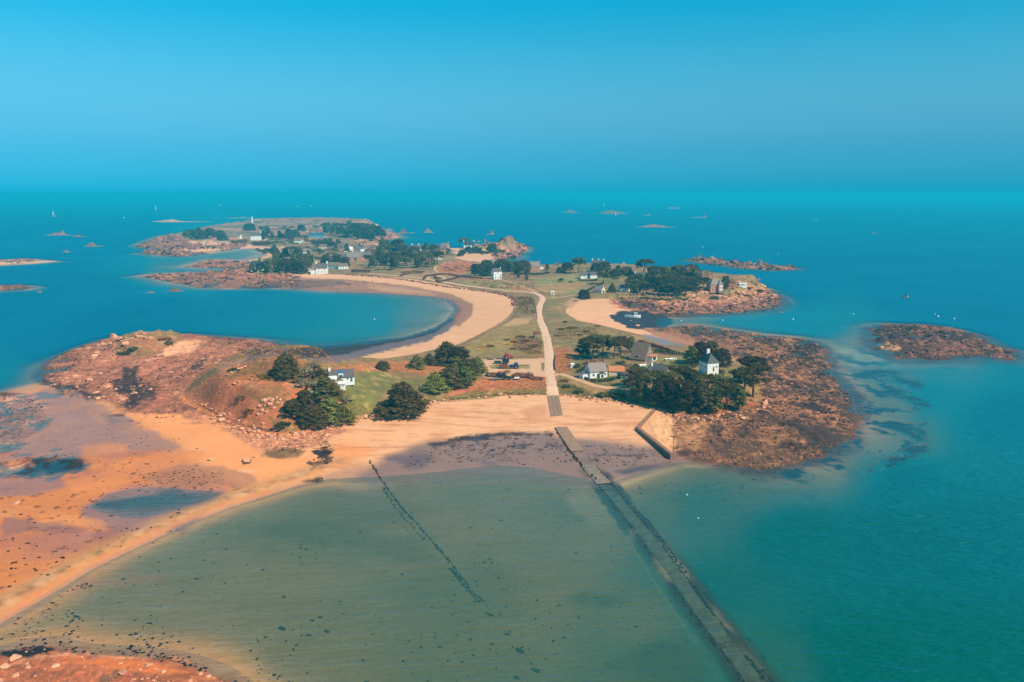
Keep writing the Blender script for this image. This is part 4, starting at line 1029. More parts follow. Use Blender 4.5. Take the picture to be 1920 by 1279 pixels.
def scatter(poly, n, seed, mind):
    """n photo points inside a traced outline, kept apart"""
    r = random.Random(seed); P = np.array(poly, float); out = []; tr = 0
    while len(out) < n and tr < 4000:
        tr += 1; x = r.uniform(P[:, 0].min(), P[:, 0].max()); y = r.uniform(P[:, 1].min(), P[:, 1].max())
        if sdist(poly, np.array([x]), np.array([y]))[0] < 0: continue
        if any(abs(x - a) < mind and abs(y - b) < mind * .4 for a, b in out): continue
        out.append((x, y))
    return sorted(out, key=lambda q: q[0])
def grove(poly, n, seed, mind, kinds, hs, name, label, group, wide=1.0):
    r = random.Random(seed)
    for i, (x, y) in enumerate(scatter(poly, n, seed, mind)):
        tree(at(x, y), r.uniform(*hs), r.choice(kinds), name, ORD[i] + ' from left, ' + label, group, wide)
# ---- right headland
grove([(1140,545),(1165,552),(1210,557),(1260,560),(1310,557),(1320,545),(1280,535),(1230,532),(1180,540)], 24, 3, 12, ['full', 'full', 'dom', 'pine'], (11, 16), 'evergreen_tree', 'dark evergreen in the dense wood above the small harbour beach', 'wood above the harbour beach', 1.0)
grove([(1215,532),(1300,536),(1320,528),(1300,518),(1230,520)], 12, 4, 12, ['full', 'dom', 'bare'], (11, 16), 'evergreen_tree', 'dark tree in the back row of the headland wood', 'back row of the headland wood')
for px, py, h, kd, w, lb in (
  (1084,512,19,'pine',1.0,'tall umbrella pine rising against the sea beyond the meadow'), (1206,516,18,'pine',1.15,'wide umbrella pine behind the white house with the steep dark roof'),
  (1240,524,14,'pine',.9,'flat-topped pine on the headland between the wide pine and the wood'), (1222,520,13,'pine',1.0,'low dark pine beside the wide umbrella pine'), (1132,533,14,'pine',1.0,'lone pine on the lawn between the garage and the long white house'),
  (1095,560,9,'dom',1.0,'dark round tree at the top corner of the harbour beach'), (1140,518,11,'full',1.1,'dark tree beside the white house with chimneys'), (1314,536,17,'bare',1.0,'tall brown leafless tree behind the granite villa'),
  (1296,528,17,'bare',1.1,'wide brown leafless tree over the headland wood'), (1328,532,15,'bare',.9,'leafless tree touching the villa roof'), (1372,546,13,'bare',1.0,'pale spreading tree with white trunk beside the granite villa'), (1360,540,11,'full',1.1,'dark evergreen just behind the pale-trunked tree'),
  (1148,548,9,'cyp',1.0,'yellowish tree between garage and wood'), (1050,512,8,'dom',.9,'small dark bush-like tree on the meadow edge'), (1068,512,10,'bare',1.0,'brown leafless tree beside the tall umbrella pine'), (1026,508,8,'full',1.0,'dark tree by the end of the long grey house')):
    tree(at(px, py), h, kd, 'pine_tree' if kd == 'pine' else 'bare_tree' if kd == 'bare' else 'evergreen_tree', lb, None, w)
grove([(880,518),(900,522),(925,520),(935,512),(985,514),(985,506),(930,502),(895,506)], 13, 6, 9, ['full', 'dom', 'dom'], (10, 15), 'evergreen_tree', 'dark evergreen in the clump round the tall white house by the heath', 'clump round the tall white house', 1.05)
grove([(940,525),(985,530),(1000,528),(990,518),(945,517)], 9, 7, 9, ['bare', 'full'], (6, 9), 'scrub_tree', 'scrubby brown tree in the thicket beside the tall white house', 'thicket beside the tall white house')
# ---- village
grove([(682,504),(740,508),(760,505),(815,503),(822,494),(760,490),(700,492)], 22, 8, 11, ['pine', 'pine', 'full'], (14, 19), 'pine_tree', 'tall village pine in the long grove above the bay road', 'long pine grove above the bay road', 1.1)
grove([(492,512),(520,513),(560,513),(588,511),(600,498),(560,492),(510,496),(488,502)], 20, 9, 10, ['full', 'dom', 'cyp', 'pine'], (11, 16), 'evergreen_tree', 'dark tree in the garden wood between the two white bay houses', 'wood between the white bay houses', 1.0)
grove([(606,500),(650,503),(652,495),(612,491)], 7, 10, 10, ['full', 'dom', 'pine'], (11, 15), 'evergreen_tree', 'dark tree behind the white bay house with chimneys', 'trees behind the chimney house')
grove([(765,482),(800,488),(830,486),(826,474),(790,470),(768,476)], 13, 11, 10, ['full', 'dom', 'bare'], (11, 16), 'evergreen_tree', 'dark tree on the wooded rise behind the village pines', 'wooded rise behind the pines')
grove([(345,449),(380,452),(418,452),(415,444),(380,440),(348,441)], 12, 12, 12, ['dom', 'full'], (15, 20), 'evergreen_tree', 'dark tree in the wood on the outlying rocky point', 'wood on the outlying point', 1.15)
grove([(608,440),(660,448),(700,452),(716,444),(700,432),(650,428),(612,430)], 34, 13, 10, ['full', 'dom', 'pine'], (15, 21), 'evergreen_tree', 'dark tree in the big wood below the far heath', 'big wood below the far heath', 1.15)
grove([(585,466),(630,468),(640,462),(600,460)], 7, 14, 9, ['pine', 'full'], (12, 16), 'pine_tree', 'dark pine in the belt across the village fields', 'pine belt across the fields', 1.2)
grove([(715,470),(755,476),(760,470),(730,466)], 6, 15, 9, ['full', 'dom'], (14, 19), 'evergreen_tree', 'dark tree by the cove between village and far point', 'trees by the cove')
grove([(490,470),(520,466),(580,468),(600,480),(560,488),(520,482)], 12, 16, 9, ['full', 'dom', 'bare'], (8, 12), 'evergreen_tree', 'dark tree in the gardens above the village bay', 'garden trees above the village bay', 1.2)
grove([(690,480),(760,484),(770,476),(700,472)], 11, 17, 9, ['full', 'dom', 'bare', 'pine'], (10, 15), 'evergreen_tree', 'dark tree between village houses and the far cove', 'trees between village and cove', 1.15)
grove([(480,440),(560,436),(570,444),(490,448)], 10, 18, 9, ['dom', 'full'], (9, 13), 'evergreen_tree', 'dark tree scattered over the fields left of the chapel', 'field trees left of the chapel', 1.3)
grove([(845,478),(870,470),(915,470),(905,476),(860,482)], 8, 19, 9, ['dom', 'full', 'bare'], (6, 10), 'evergreen_tree', 'dark tree on the bank between yellow cottage and knoll', 'trees on the knoll bank', 1.3)
grove([(1030,508),(1100,500),(1160,508),(1190,518),(1150,520),(1090,508)], 10, 20, 9, ['dom', 'full', 'bare'], (7, 11), 'evergreen_tree', 'dark tree in the gardens along the headland skyline', 'garden trees on the headland skyline', 1.2)
for px, py, h, kd, w, lb in ((543,482,16,'pine',1.7,'wide umbrella pine alone above the sand at the village bay'), (468,433,20,'dom',1.2,'dark rounded tree mass below the white daymark'), (500,432,12,'dom',1.1,'low dark tree to the side of the daymark mass'),
  (565,432,15,'dom',1.0,'dark tree beside the chapel tower'), (873,463,20,'pine',1.35,'big ragged pine above the white house on the knoll headland'), (923,470,13,'dom',1.1,'round dark tree on the knoll headland'), (650,474,14,'full',1.0,'dark tree between the village barns'),
  (676,474,14,'full',.9,'dark tree behind the small white village house'), (571,434,13,'full',.9,'narrow dark tree just left of the chapel'), (473,512,11,'full',1.0,'dark tree beside the white house with black roof panels'), (465,510,8,'bare',1.0,'brown bare shrub tree at the end of the village point'),
  (808,505,16,'bare',1.0,'pale-trunked bare tree at the end of the village pines'), (670,478,12,'bare',1.0,'brown leafless tree among the village houses'), (962,492,12,'pine',1.0,'small pine standing out against the inlet water'), (840,478,10,'full',1.0,'dark tree beside the yellow cottage')):
    tree(at(px, py), h, kd, 'pine_tree' if kd == 'pine' else 'bare_tree' if kd == 'bare' else 'evergreen_tree', lb, None, w)

# ---- roads and tracks
def ribbon(name, P, width, m, dz=.14, kind='structure', across=4, zf=None):
    P = resample(P, 1.6); V = []; Fq = []
    n = len(P)
    for i, p in enumerate(P):
        d = P[min(i + 1, n - 1)] - P[max(i - 1, 0)]; d = Vector((d.x, d.y, 0)).normalized(); s_ = Vector((d.y, -d.x, 0))
        w = (width if not callable(width) else width(i / (n - 1))) * (1 + .06 * math.sin(i * .7) + .05 * math.sin(i * .23 + 1))
        for k in range(across + 1):
            q = p + s_ * w * (k / across - .5)
            z = zf(i / (n - 1)) if zf else float(terrain_h(q.x, q.y)) + dz * (.35 if k in (0, across) else 1)
            V.append((q.x, q.y, z))
    a = across + 1
    for i in range(n - 1):
        for k in range(across): Fq.append((i * a + k, i * a + k + 1, (i + 1) * a + k + 1, (i + 1) * a + k))
    o = link(bpy.data.objects.new(name, np_mesh(name, V, Fq, m, True)))
    return props(o, kind=kind) if kind else o
ribbon('road', [at(*p) for p in ROAD1], lambda u: 5.2 - .6 * u, M['road'])
ribbon('track', [at(*p) for p in [(1016,559),(1008,551),(990,541),(965,532),(940,525),(915,518)]], 2.6, M['track'])
ribbon('track', [at(*p) for p in [(1017,560),(1035,559),(1055,557),(1078,553)]], 2.4, M['track'])
ribbon('track', [at(*p) for p in [(1036,704),(1052,702),(1070,707),(1095,716),(1120,724),(1150,727),(1172,724)]], 4.0, M['track'])
ribbon('track', [at(*p) for p in [(836,492),(830,496),(818,500),(816,506),(824,511),(840,512)]], 3.0, M['track'])
ribbon('track', [at(*p) for p in [(500,448),(495,452),(497,446),(506,441)]], 4.0, M['track'], .3)
ribbon('track', [at(*p) for p in [(800,524),(806,517),(816,515),(836,522)]], 4.0, M['track'])

# ---- slipway: cast slabs on the beach
sl_c = [at(1026, 743), at(1048, 743), at(1056, 779), at(1033, 782)]
sw = empty('slipway', sl_c[0]); props(sw, 'cracked concrete slipway of cast slabs running down the sand from the road', 'slipway')
inv = Matrix.Translation(-sl_c[0])
for r_ in range(7):
    for c_ in range(3):
        b = MB(); cs = []
        for (u, v) in ((c_ / 3 + .012, r_ / 7 + .008), ((c_ + 1) / 3 - .012, r_ / 7 + .008), ((c_ + 1) / 3 - .012, (r_ + 1) / 7 - .008), (c_ / 3 + .012, (r_ + 1) / 7 - .008)):
            p = sl_c[0].lerp(sl_c[1], u).lerp(sl_c[3].lerp(sl_c[2], u), v); cs.append(Vector((p.x, p.y, float(terrain_h(p.x, p.y)) + .22 + .05 * random.random())) - sl_c[0])
        b.add([(p.x, p.y, p.z - .5) for p in cs] + [tuple(p) for p in cs], [(0, 3, 2, 1), (4, 5, 6, 7), (0, 1, 5, 4), (1, 2, 6, 5), (2, 3, 7, 6), (3, 0, 4, 7)])
        b.build('slab', M['conc'], sw)

# ---- causeway: three lengths of roadway, the last under water
cw = empty('causeway', (0, 0, 0)); props(cw, 'long straight causeway road running from the beach down under the clear water', 'causeway')
CWP = [Vector((x, y, 0)) for x, y in CAUSE]
def cw_piece(pts, w, z0, z1, m):
    P = resample(pts, 2.0); n = len(P); b = MB(); V = []; Fq = []
    for i, p in enumerate(P):
        d = P[min(i + 1, n - 1)] - P[max(i - 1, 0)]; d = Vector((d.x, d.y, 0)).normalized(); s_ = Vector((d.y, -d.x, 0)); z = z0 + (z1 - z0) * i / (n - 1)
        for off, dz in ((-.55, -.9), (-.5, 0), (-.17, .03), (.17, .03), (.5, 0), (.55, -.9)):
            q = p + s_ * off * w; V.append((q.x, q.y, z + dz + .02 * math.sin(i * 1.3 + off * 9)))
    for i in range(n - 1):
        for k in range(5): Fq.append((i * 6 + k, i * 6 + k + 1, i * 6 + k + 7, i * 6 + k + 6))
    o = link(bpy.data.objects.new('roadway', np_mesh('roadway', V, Fq, m, False))); o.parent = cw; return o
gz = lambda px, py: float(terrain_h(*unproj(px, py, 0)))
pt = lambda px, py, z=0.0: Vector((*[float(v) for v in unproj(px, py, z)], 0))
cw_piece([pt(1052, 803, 1.2), pt(1064, 820, 1.0), pt(1083, 846, .8)], 5.0, gz(1052, 803) + .35, gz(1083, 846) + .2, M['conc'])
cw_piece([pt(1104, 874, .5), pt(1118, 890, .4), pt(1133, 906, .2)], 5.0, gz(1104, 874) + .25, .12, M['concd'])
cw_piece([CWP[4], CWP[5], CWP[6], CWP[7], CWP[8], CWP[9], CWP[10], CWP[11]], 3.5, -.34, -.5, M['concdark'])
# weed-hung stones along both shoulders
def ico_stone(seed, flat=.6):
    r = random.Random(seed); import bmesh
    b = bmesh.new(); bmesh.ops.create_icosphere(b, subdivisions=1, radius=1)
    for v in b.verts:
        v.co *= r.uniform(.72, 1.18); v.co.z *= flat
    vs = np.array([v.co[:] for v in b.verts]); fs = np.array([[v.index for v in f.verts] for f in b.faces]); b.free(); return vs, fs
STN = [ico_stone(k, .62) for k in range(6)]
def stone_cloud(name, pts, m, parent=None, seed=1):
    """many small stones joined: (x, y, z, size, flatness)"""
    r = np.random.default_rng(seed); V = []; Fq = []; k = 0
    for i, (x, y, z, s_, fl_) in enumerate(pts):
        v, f = STN[i % 6]; a = r.uniform(0, 6.28); c_, n_ = math.cos(a), math.sin(a); e_ = r.uniform(.7, 1.5)
        q = np.stack([(v[:, 0] * e_ * c_ - v[:, 1] * n_) * s_ + x, (v[:, 0] * e_ * n_ + v[:, 1] * c_) * s_ + y, v[:, 2] * s_ * fl_ + z], 1)
        V.append(q); Fq.append(f + k); k += len(v)
    o = link(bpy.data.objects.new(name, np_mesh(name, np.concatenate(V), np.concatenate(Fq), m, False))); o.parent = parent
    return props(o, kind='stuff')
def along(P, step, off, jit, seed, size, sink=0.0, gap=None):
    r = random.Random(seed); Q = resample(P, step); out = []
    for i in range(len(Q) - 1):
        if gap and math.sin(i * gap[0] + seed) + .6 * math.sin(i * gap[0] * .37) < gap[1]: continue
        d = (Q[i + 1] - Q[i]); d = Vector((d.x, d.y, 0)).normalized(); s_ = Vector((d.y, -d.x, 0))
        q = Q[i] + s_ * (off + r.uniform(-jit, jit)); sz = r.uniform(*size)
        out.append((q.x, q.y, float(terrain_h(q.x, q.y)) - sink + .1 * sz, sz, r.uniform(.7, 1.2)))
    return out
shoulder = along(CWP[3:], .45, -2.3, .35, 3, (.15, .42), 0, (.11, -.9)) + along(CWP[3:], .5, 2.4, .4, 4, (.15, .42), 0, (.09, -.6)) + along(CWP[4:], .7, -3.3, .6, 5, (.15, .5), 0, (.05, .0)) + along([pt(1043,806,1), pt(1062,835,1), pt(1086,866,.6), pt(1118,900,.2)], .45, 0, .5, 8, (.25, .6))
stone_cloud('weedy_rubble', shoulder, M['rockdark'], cw, 5)

# ---- the old stone line under the lagoon: single stones
sline = empty('stone_line', pt(693, 868)); props(sline, 'long dark line of weed-covered stones running out under the shallow lagoon', 'stone line')
stone_me = [np_mesh('stone', v, f, M['rockdark'], False) for v, f in STN]
base = sline.location.copy()
L1p = [pt(693, 868), pt(720, 905), pt(750, 945), pt(792, 990), pt(840, 1045), pt(880, 1095), pt(906, 1122)]
L2p = [pt(719, 912), pt(735, 940), pt(760, 970), pt(796, 1008)]
stl = along(L1p, .55, 0, .28, 21, (.16, .48), 0, (1.9, -1.25)) + along(L2p, .7, 0, .4, 22, (.15, .45), 0, (2.3, -.8)) + along([pt(850,1060), pt(890,1105), pt(906,1122)], .8, .9, .3, 27, (.3, .55))
for i, (x, y, z, s_, fl_) in enumerate(stl[:298]):
    child('stone', stone_me[i % 6], sline, Vector((x, y, z)) - base, (0, 0, i * 1.7), (s_ * 1.2, s_, s_ * fl_ * .9))

# ---- sea wall: dog-leg jetty of stone
jp = [pt(1232, 765, 2.6), pt(1197, 803, 2.2), pt(1262, 853, 2.0)]
jt = empty('jetty', jp[1]); props(jt, 'dog-leg stone jetty with shaded left face on the beach below the grove', 'jetty')
def wall_seg(a, b, w, z0a, z1a, z1b, name, m, parent):
    d = (b - a); d = Vector((d.x, d.y, 0)).normalized(); s_ = Vector((d.y, -d.x, 0)) * w / 2; o_ = parent.location
    vs = []
    for p, zt in ((a, z1a), (b, z1b)):
        for sg in (-1, 1):
            for z in (z0a, zt):
                q = p + s_ * sg * (1.15 if z == z0a else 1); vs.append((q.x - o_.x, q.y - o_.y, z - o_.z))
    bb = MB().add(vs, [(0, 1, 3, 2), (4, 6, 7, 5), (0, 4, 5, 1), (2, 3, 7, 6), (1, 5, 7, 3), (0, 2, 6, 4)]); return bb.build(name, m, parent)
wall_seg(jp[0], jp[1] + Vector((-.3, .3, 0)), 1.2, -.5, 3.0, 2.4, 'landward_wall', M['wallstone'], jt)
wall_seg(jp[1], jp[2], 1.9, -.8, 2.3, 1.9, 'seaward_wall', M['wallstone'], jt)
dd = (jp[2] - jp[1]).normalized(); nn_ = Vector((dd.y, -dd.x, 0))
wall_seg(jp[1] + nn_ * .8, jp[2] + nn_ * .8, .4, 1.8, 2.8, 2.4, 'parapet', M['conc'], jt)
d0 = (jp[1] - jp[0]).normalized(); n0 = Vector((d0.y, -d0.x, 0))
wall_seg(jp[0] + n0 * .5, jp[1] + n0 * .5, .3, 2.2, 3.4, 2.8, 'parapet', M['conc'], jt)
jpole = empty('marker_pole', (jp[2].x, jp[2].y, 2.4)); props(jpole, 'thin upright marker pole on the outer end of the stone jetty', 'pole')
MB().tube([(0, 0, -.1), (0, 0, 6.5)], [.13, .09], 6).build('post', M['timber'], jpole)
MB().box(-.22, .22, -.22, .22, 5.9, 6.4).build('topmark', M['black'], jpole)

# ---- houses
def house(name, label, px, py, L, Wd, hw, hr, yaw, wall='white', roof='slate', chim=(), wins=(), hip=0.0, doors=(), extra=None, chim_m=None, ridge=None, p=None, cat='house', sub=True):
    """ridge along local x; faces F (-y), B (+y), L (-x), R (+x); wins: (face, u, z, w, h)"""
    p = p or at(px, py)
    o = empty(name, (p.x, p.y, p.z), R(yaw)); props(o, label, cat)
    x, y = L / 2, Wd / 2; zr = hw + hr; hx = x - hip
    b = MB()
    vs = [(-x, -y, -1.5), (x, -y, -1.5), (x, y, -1.5), (-x, y, -1.5), (-x, -y, hw), (x, -y, hw), (x, y, hw), (-x, y, hw)]
    if hip > 0: b.add(vs, [(0, 3, 2, 1), (4, 5, 6, 7), (0, 1, 5, 4), (1, 2, 6, 5), (2, 3, 7, 6), (3, 0, 4, 7)])
    else: b.add(vs + [(-x, 0, zr - .05), (x, 0, zr - .05)], [(0, 3, 2, 1), (0, 1, 5, 4), (2, 3, 7, 6), (1, 2, 6, 9, 5), (3, 0, 4, 8, 7), (4, 5, 9, 8), (6, 7, 8, 9)])
    b.build('wall', M[wall], o)
    e_ = .35; k = hr / y; ez = hw - e_ * k + .12; t_ = .22
    r = MB(); X = x + (e_ if hip > 0 else .12); Yv = y + e_
    if hip > 0:
        rv = [(-X, -Yv, ez), (X, -Yv, ez), (X, Yv, ez), (-X, Yv, ez), (-hx, 0, zr + .12), (hx, 0, zr + .12)]
        r.add(rv, [(0, 1, 5, 4), (2, 3, 4, 5), (1, 2, 5), (3, 0, 4), (0, 3, 2, 1)])
    else:
        r.prism([(-Yv, ez), (0, zr + .14), (Yv, ez), (Yv, ez + t_), (0, zr + .14 + t_ * 1.2), (-Yv, ez + t_)], 'x', -X, X)
    ro = r.build('roof', M[roof], o)
    if ridge: MB().box(-hx - .1, hx + .1, -.18, .18, zr + .3, zr + .5).build('ridge_tile', M[ridge], ro)
    for (cx, cy, cw_, ch) in chim:
        zc = zr - abs(cy) * k
        c_ = MB().box(cx * (x - .45) - cw_ / 2, cx * (x - .45) + cw_ / 2, cy - cw_ * .8, cy + cw_ * .8, zc - .6, zc + ch).build('chimney', M[chim_m or wall], o)
        MB().box(cx * (x - .45) - .16, cx * (x - .45) + .16, cy - .16, cy + .16, zc + ch, zc + ch + .35).build('chimney_pot', M['redtile'], c_)
    def panel(face, u, z, w, h, nm, m, out=.05, par=None):
        d = {'F': (-1, 0), 'B': (1, 0), 'L': (0, -1), 'R': (0, 1)}[face]
        q = MB()
        if face in 'FB':
            y0 = d[0] * y; c0 = u * x; q.box(c0 - w / 2, c0 + w / 2, min(y0 - d[0] * .1, y0 + d[0] * out), max(y0 - d[0] * .1, y0 + d[0] * out), z, z + h)
        else:
            x0 = d[1] * x; c0 = u * y; q.box(min(x0 - d[1] * .1, x0 + d[1] * out), max(x0 - d[1] * .1, x0 + d[1] * out), c0 - w / 2, c0 + w / 2, z, z + h)
        return q.build(nm, m, par or o)
    for (f, u, z, w, h) in wins:
        wo = panel(f, u, z, w, h, 'window', M['frame'], .05)
        if sub: panel(f, u, z + .1, w - .2, h - .2, 'pane', M['glass'], .08, wo)
    for (f, u, w, h) in doors: panel(f, u, 0, w, h, 'door', M['door'], .06)
    if extra: extra(o)
    return o
def wings(*args):
    """annexes: (x, y, L, W, hw, hr, wall, roof)"""
    def f(o):
        for (cx, cy, L, Wd, hw, hr, wm, rm) in args:
            w_ = MB(); w_.box(cx - L / 2, cx + L / 2, cy - Wd / 2, cy + Wd / 2, -1.5, hw); a = w_.build('annex', M[wm], o)
            MB().prism([(cy - Wd / 2 - .2, hw - .05), (cy, hw + hr), (cy + Wd / 2 + .2, hw - .05)], 'x', cx - L / 2 - .15, cx + L / 2 + .15).build('annex_roof', M[rm], a)
    return f
def cottage_extra(o):
    wings((-6.3, .4, 3.4, 5.4, 2.4, .5, 'white', 'slate'))(o)
    d = MB().box(.2, 2.6, -4.4, -3.2, -.5, 2.4).build('porch', M['white'], o)
    MB().prism([(.0, 2.35), (1.4, 3.5), (2.8, 2.35)], 'y', -4.7, -3.1).build('porch_roof', M['slate'], d)
    MB().box(.8, 2.0, -4.46, -4.38, .3, 1.8).build('porch_window', M['glass'], d)
house('house', 'white cottage with grey slate roof, gable chimneys and a porch beside the track', 1117, 706, 9.4, 6.6, 3.3, 3.6, 20, 'white', 'paleslate', [(-1, 0, .8, 1.5), (1, 0, .8, 1.5)],
      [('F', -.6, 1.0, 1.1, 1.4), ('F', .75, 1.0, .9, 1.3), ('L', -.3, 3.6, .9, 1.2), ('L', .4, 1.0, 1.0, 1.3)], 0, [('F', -.1, 1.0, 2.1)], cottage_extra, 'greystone', 'redtile')
def tall_extra(o):
    MB().box(-5.6, -3.95, -2.9, 2.9, -.2, .5).build('terrace', M['stone'], o)
    for k in (-.6, .9): MB().prism([(k - .4, 9.0), (k + .4, 9.0), (k + .4, 9.35), (k - .4, 9.35)], 'y', 1.45, 2.0).build('skylight', M['glass'], o)
house('house', 'tall white two-storey house with half-hipped slate roof among the pines of the point', 1328, 703, 8.0, 6.2, 7.2, 3.8, 108, 'white', 'darkslate', [(.3, 0, .9, 1.9)],
      [('L', -.1, 2.6, .9, 2.4), ('L', -.6, 4.4, .9, 1.0), ('L', -.55, .4, 1.0, 1.5), ('L', .6, .6, .7, .8), ('B', -.5, 4.0, .9, 1.3), ('B', .4, 4.0, .9, 1.3), ('B', -.5, 1.0, .9, 1.4), ('B', .1, 1.0, .9, 1.4)], 2.6, [('B', .6, 1.0, 2.1)], tall_extra)
def aframe_extra(o):
    MB().box(2.0, 7.6, -2.6, 3.4, -.5, 2.7).build('extension', M['white'], o)
    MB().box(1.8, 8.2, -3.0, 3.8, 2.7, 3.0).build('flat_roof', M['tile'], o)
    MB().box(7.56, 7.66, -1.8, 2.4, .5, 2.3).build('glazing', M['glass'], o)
    MB().box(-1.0, .6, -5.2, -4.0, 1.6, 3.2).build('dormer', M['greystone'], o)
    MB().box(-.8, .4, -5.3, -5.15, 1.9, 2.9).build('dormer_window', M['glass'], o)
    for k in (-1.4, .2): MB().add([(k, -2.0, 6.65), (k + .8, -2.0, 6.65), (k + .8, -1.3, 7.7), (k, -1.3, 7.7)], [(0, 1, 2, 3)]).build('skylight', M['glass'], o)
house('house', 'steep grey-roofed house with stone gable and low flat extension behind the cottage', 1203, 674, 9.5, 11.0, 1.3, 8.0, -35, 'greystone', 'thatchgrey', [], [('R', -.2, 3.4, 1.4, 1.2), ('R', .3, 3.4, 1.4, 1.2)], 0, [], aframe_extra)
def lcot_extra(o):
    MB().add([(-1.6, -3.35, 2.5), (1.2, -3.35, 2.5), (1.2, -.5, 4.95), (-1.6, -.5, 4.95)], [(0, 1, 2, 3)]).build('roof_panel', M['panel'], o)
    d = MB().box(-1.5, .6, -3.25, -1.6, 2.2, 3.7).build('dormer', M['white'], o)
    MB().box(-1.2, .3, -3.32, -3.2, 2.5, 3.4).build('dormer_window', M['glass'], d)
    wings((-4.4, -3.4, 4.0, 3.4, 2.2, 1.0, 'white', 'white'))(o)
house('house', 'white cottage with slate roof and blue panels tucked behind the brown hill', 640, 714, 10.8, 6.2, 2.3, 2.6, 18, 'white', 'slate', [(-1, 0, .9, 1.3)], [('F', .45, 1.0, .9, 1.1), ('R', 0, 1.0, .9, 1.2)], 0, [('F', .75, .9, 2.0)], lcot_extra)
house('garden_cabin', 'tiny white cabin with dark window below the cottage behind the hill', 640, 727, 3.6, 2.6, 2.0, .5, 12, 'white', 'white', [], [('F', -.3, .8, .8, .7), ('F', .4, .8, .8, .7)], cat='cabin')
house('house', 'white house mostly hidden behind the pines of the front grove', 1230, 712, 8.0, 6.0, 4.4, 3.0, 35, 'white', 'darkslate', [(-1, 0, .8, 1.4)], [('F', -.4, 1.0, 1.0, 1.3), ('F', .4, 1.0, 1.0, 1.3), ('L', 0, 3.2, 1.0, 1.2)])
house('outbuilding', 'long low outbuilding with orange tiled roof beside the white cottage', 1156, 703, 7.6, 4.6, 2.4, 1.9, -8, 'cream', 'tile', [], [('L', 0, .9, .8, .9)], cat='outbuilding')
house('garden_shed', 'small pale green shed with flat grey roof at the end of the track', 1170, 710, 3.6, 3.0, 2.2, .5, -5, 'green', 'slate', [], [], 0, [('F', 0, .9, 1.9)], cat='shed')
house('lean_to', 'blue-grey lean-to roof standing against the green shed', 1163, 709, 3.2, 3.0, 1.7, .5, -5, 'timber', 'panel', cat='shed')
house('stone_hut', 'small square stone hut with brown roof beside the road', 1006, 633, 3.4, 3.0, 3.0, .9, 12, 'greystone', 'rust', [], [('F', .1, 1.2, .7, .8)], 0, [('R', 0, .9, 1.9)], cat='hut')
house('meter_box', 'little white utility box at the garden corner near the road', 1072, 689, 2.0, 1.6, 1.7, .3, 30, 'white', 'white', [], [('F', 0, .5, .7, .8)], cat='box')
# headland houses
def villa_extra(o):
    b = MB().box(1.2, 5.6, -6.6, -3.4, -1.5, 6.6).build('bay', M['stone'], o)
    MB().add([(.9, -6.9, 6.5), (5.9, -6.9, 6.5), (5.9, -2.6, 6.5), (.9, -2.6, 6.5), (3.4, -4.6, 9.6), (3.4, -2.4, 9.6)], [(0, 1, 4), (1, 2, 5, 4), (0, 4, 5, 3), (2, 3, 5), (0, 3, 2, 1)]).build('bay_roof', M['paleslate'], b)
    for z in (.8, 3.8):
        MB().box(1.9, 4.9, -6.68, -6.5, z, z + 1.7).build('bay_window', M['frame'], b)
    MB().box(1.0, 5.8, -8.2, -6.6, -1.5, .5).build('steps', M['conc'], o)
house('villa', 'granite villa with hipped roof and projecting bay on the headland lawn', 1339, 545, 11.5, 8.5, 6.4, 4.2, 12, 'stone', 'paleslate', [(-.4, 0, .9, 2.0)], [('F', -.6, .9, 1.2, 1.7), ('F', -.6, 4.0, 1.2, 1.6), ('L', -.4, 4.0, 1.0, 1.5), ('L', .4, .9, 1.0, 1.5)], 3.6, [], villa_extra)
fw = [('F', -.55, 1.0, 1.1, 1.4), ('F', .05, 1.0, 1.1, 1.4), ('F', .6, 1.0, 1.1, 1.4)]
tw = fw + [('F', -.5, 3.8, 1.0, 1.3), ('F', .5, 3.8, 1.0, 1.3), ('L', 0, 3.6, 1.0, 1.3)]
house('house', 'white house with steep dark roof and chimney in the headland trees', 1197, 527, 10, 7.5, 3.4, 4.8, 25, 'white', 'darkslate', [(-1, 0, .9, 1.5)], fw + [('L', 0, 3.4, 1.0, 1.3)])
house('house', 'low white annex house just below the steep dark-roofed one', 1203, 534, 8, 5, 2.6, 1.6, 10, 'white', 'paleslate', [], fw)
house('garage', 'pale garage with slate roof at the corner of the meadow above the beach', 1124, 549, 8.5, 6.5, 2.9, 3.2, -38, 'cream', 'paleslate', [(1, 0, .7, .9)], [('R', 0, .2, 3.2, 2.3)], cat='garage')
house('house', 'long white bungalow on the meadow edge with a gabled end', 1102, 521, 17, 7, 3.0, 3.0, 8, 'white', 'slate', [], fw, 0, [], wings((4.5, -3, 7, 9, 3.4, 3.0, 'white', 'slate')))
house('house', 'white house with several tall chimneys on the skyline beyond the meadow', 1121, 503, 14, 8, 5.0, 4.0, -20, 'white', 'slate', [(-1, 0, 1.0, 2.0), (.1, 0, 1.0, 2.0), (1, 0, 1.0, 2.0)], tw)
house('house', 'white house half hidden in the wood above the harbour beach', 1170, 546, 9, 6.5, 3.2, 2.8, 15, 'white', 'slate', [(1, 0, .8, 1.2)], fw)
house('manor', 'long grey-roofed house with stone gables beyond the green meadow', 993, 506, 24, 9, 4.2, 5.2, 6, 'stone', 'paleslate', [(-1, 0, 1.1, 1.8), (0, 0, 1.1, 1.6), (1, 0, 1.1, 1.8)], tw, 0, [], wings((13.5, 0, 5, 6, 2.8, .4, 'white', 'white')))
house('house', 'tall plain white house with slate roof at the edge of the dark clump', 931, 523, 9.5, 8.0, 8.2, 3.0, 22, 'white', 'slate', [(1, 0, .9, 1.2)], tw + [('F', 0, 6.2, 1.0, 1.3)])
house('cabin', 'low pale cabin at the tip of the headland', 1392, 537, 7, 4, 2.4, .5, 0, 'white', 'white', [], fw[:2], cat='cabin')
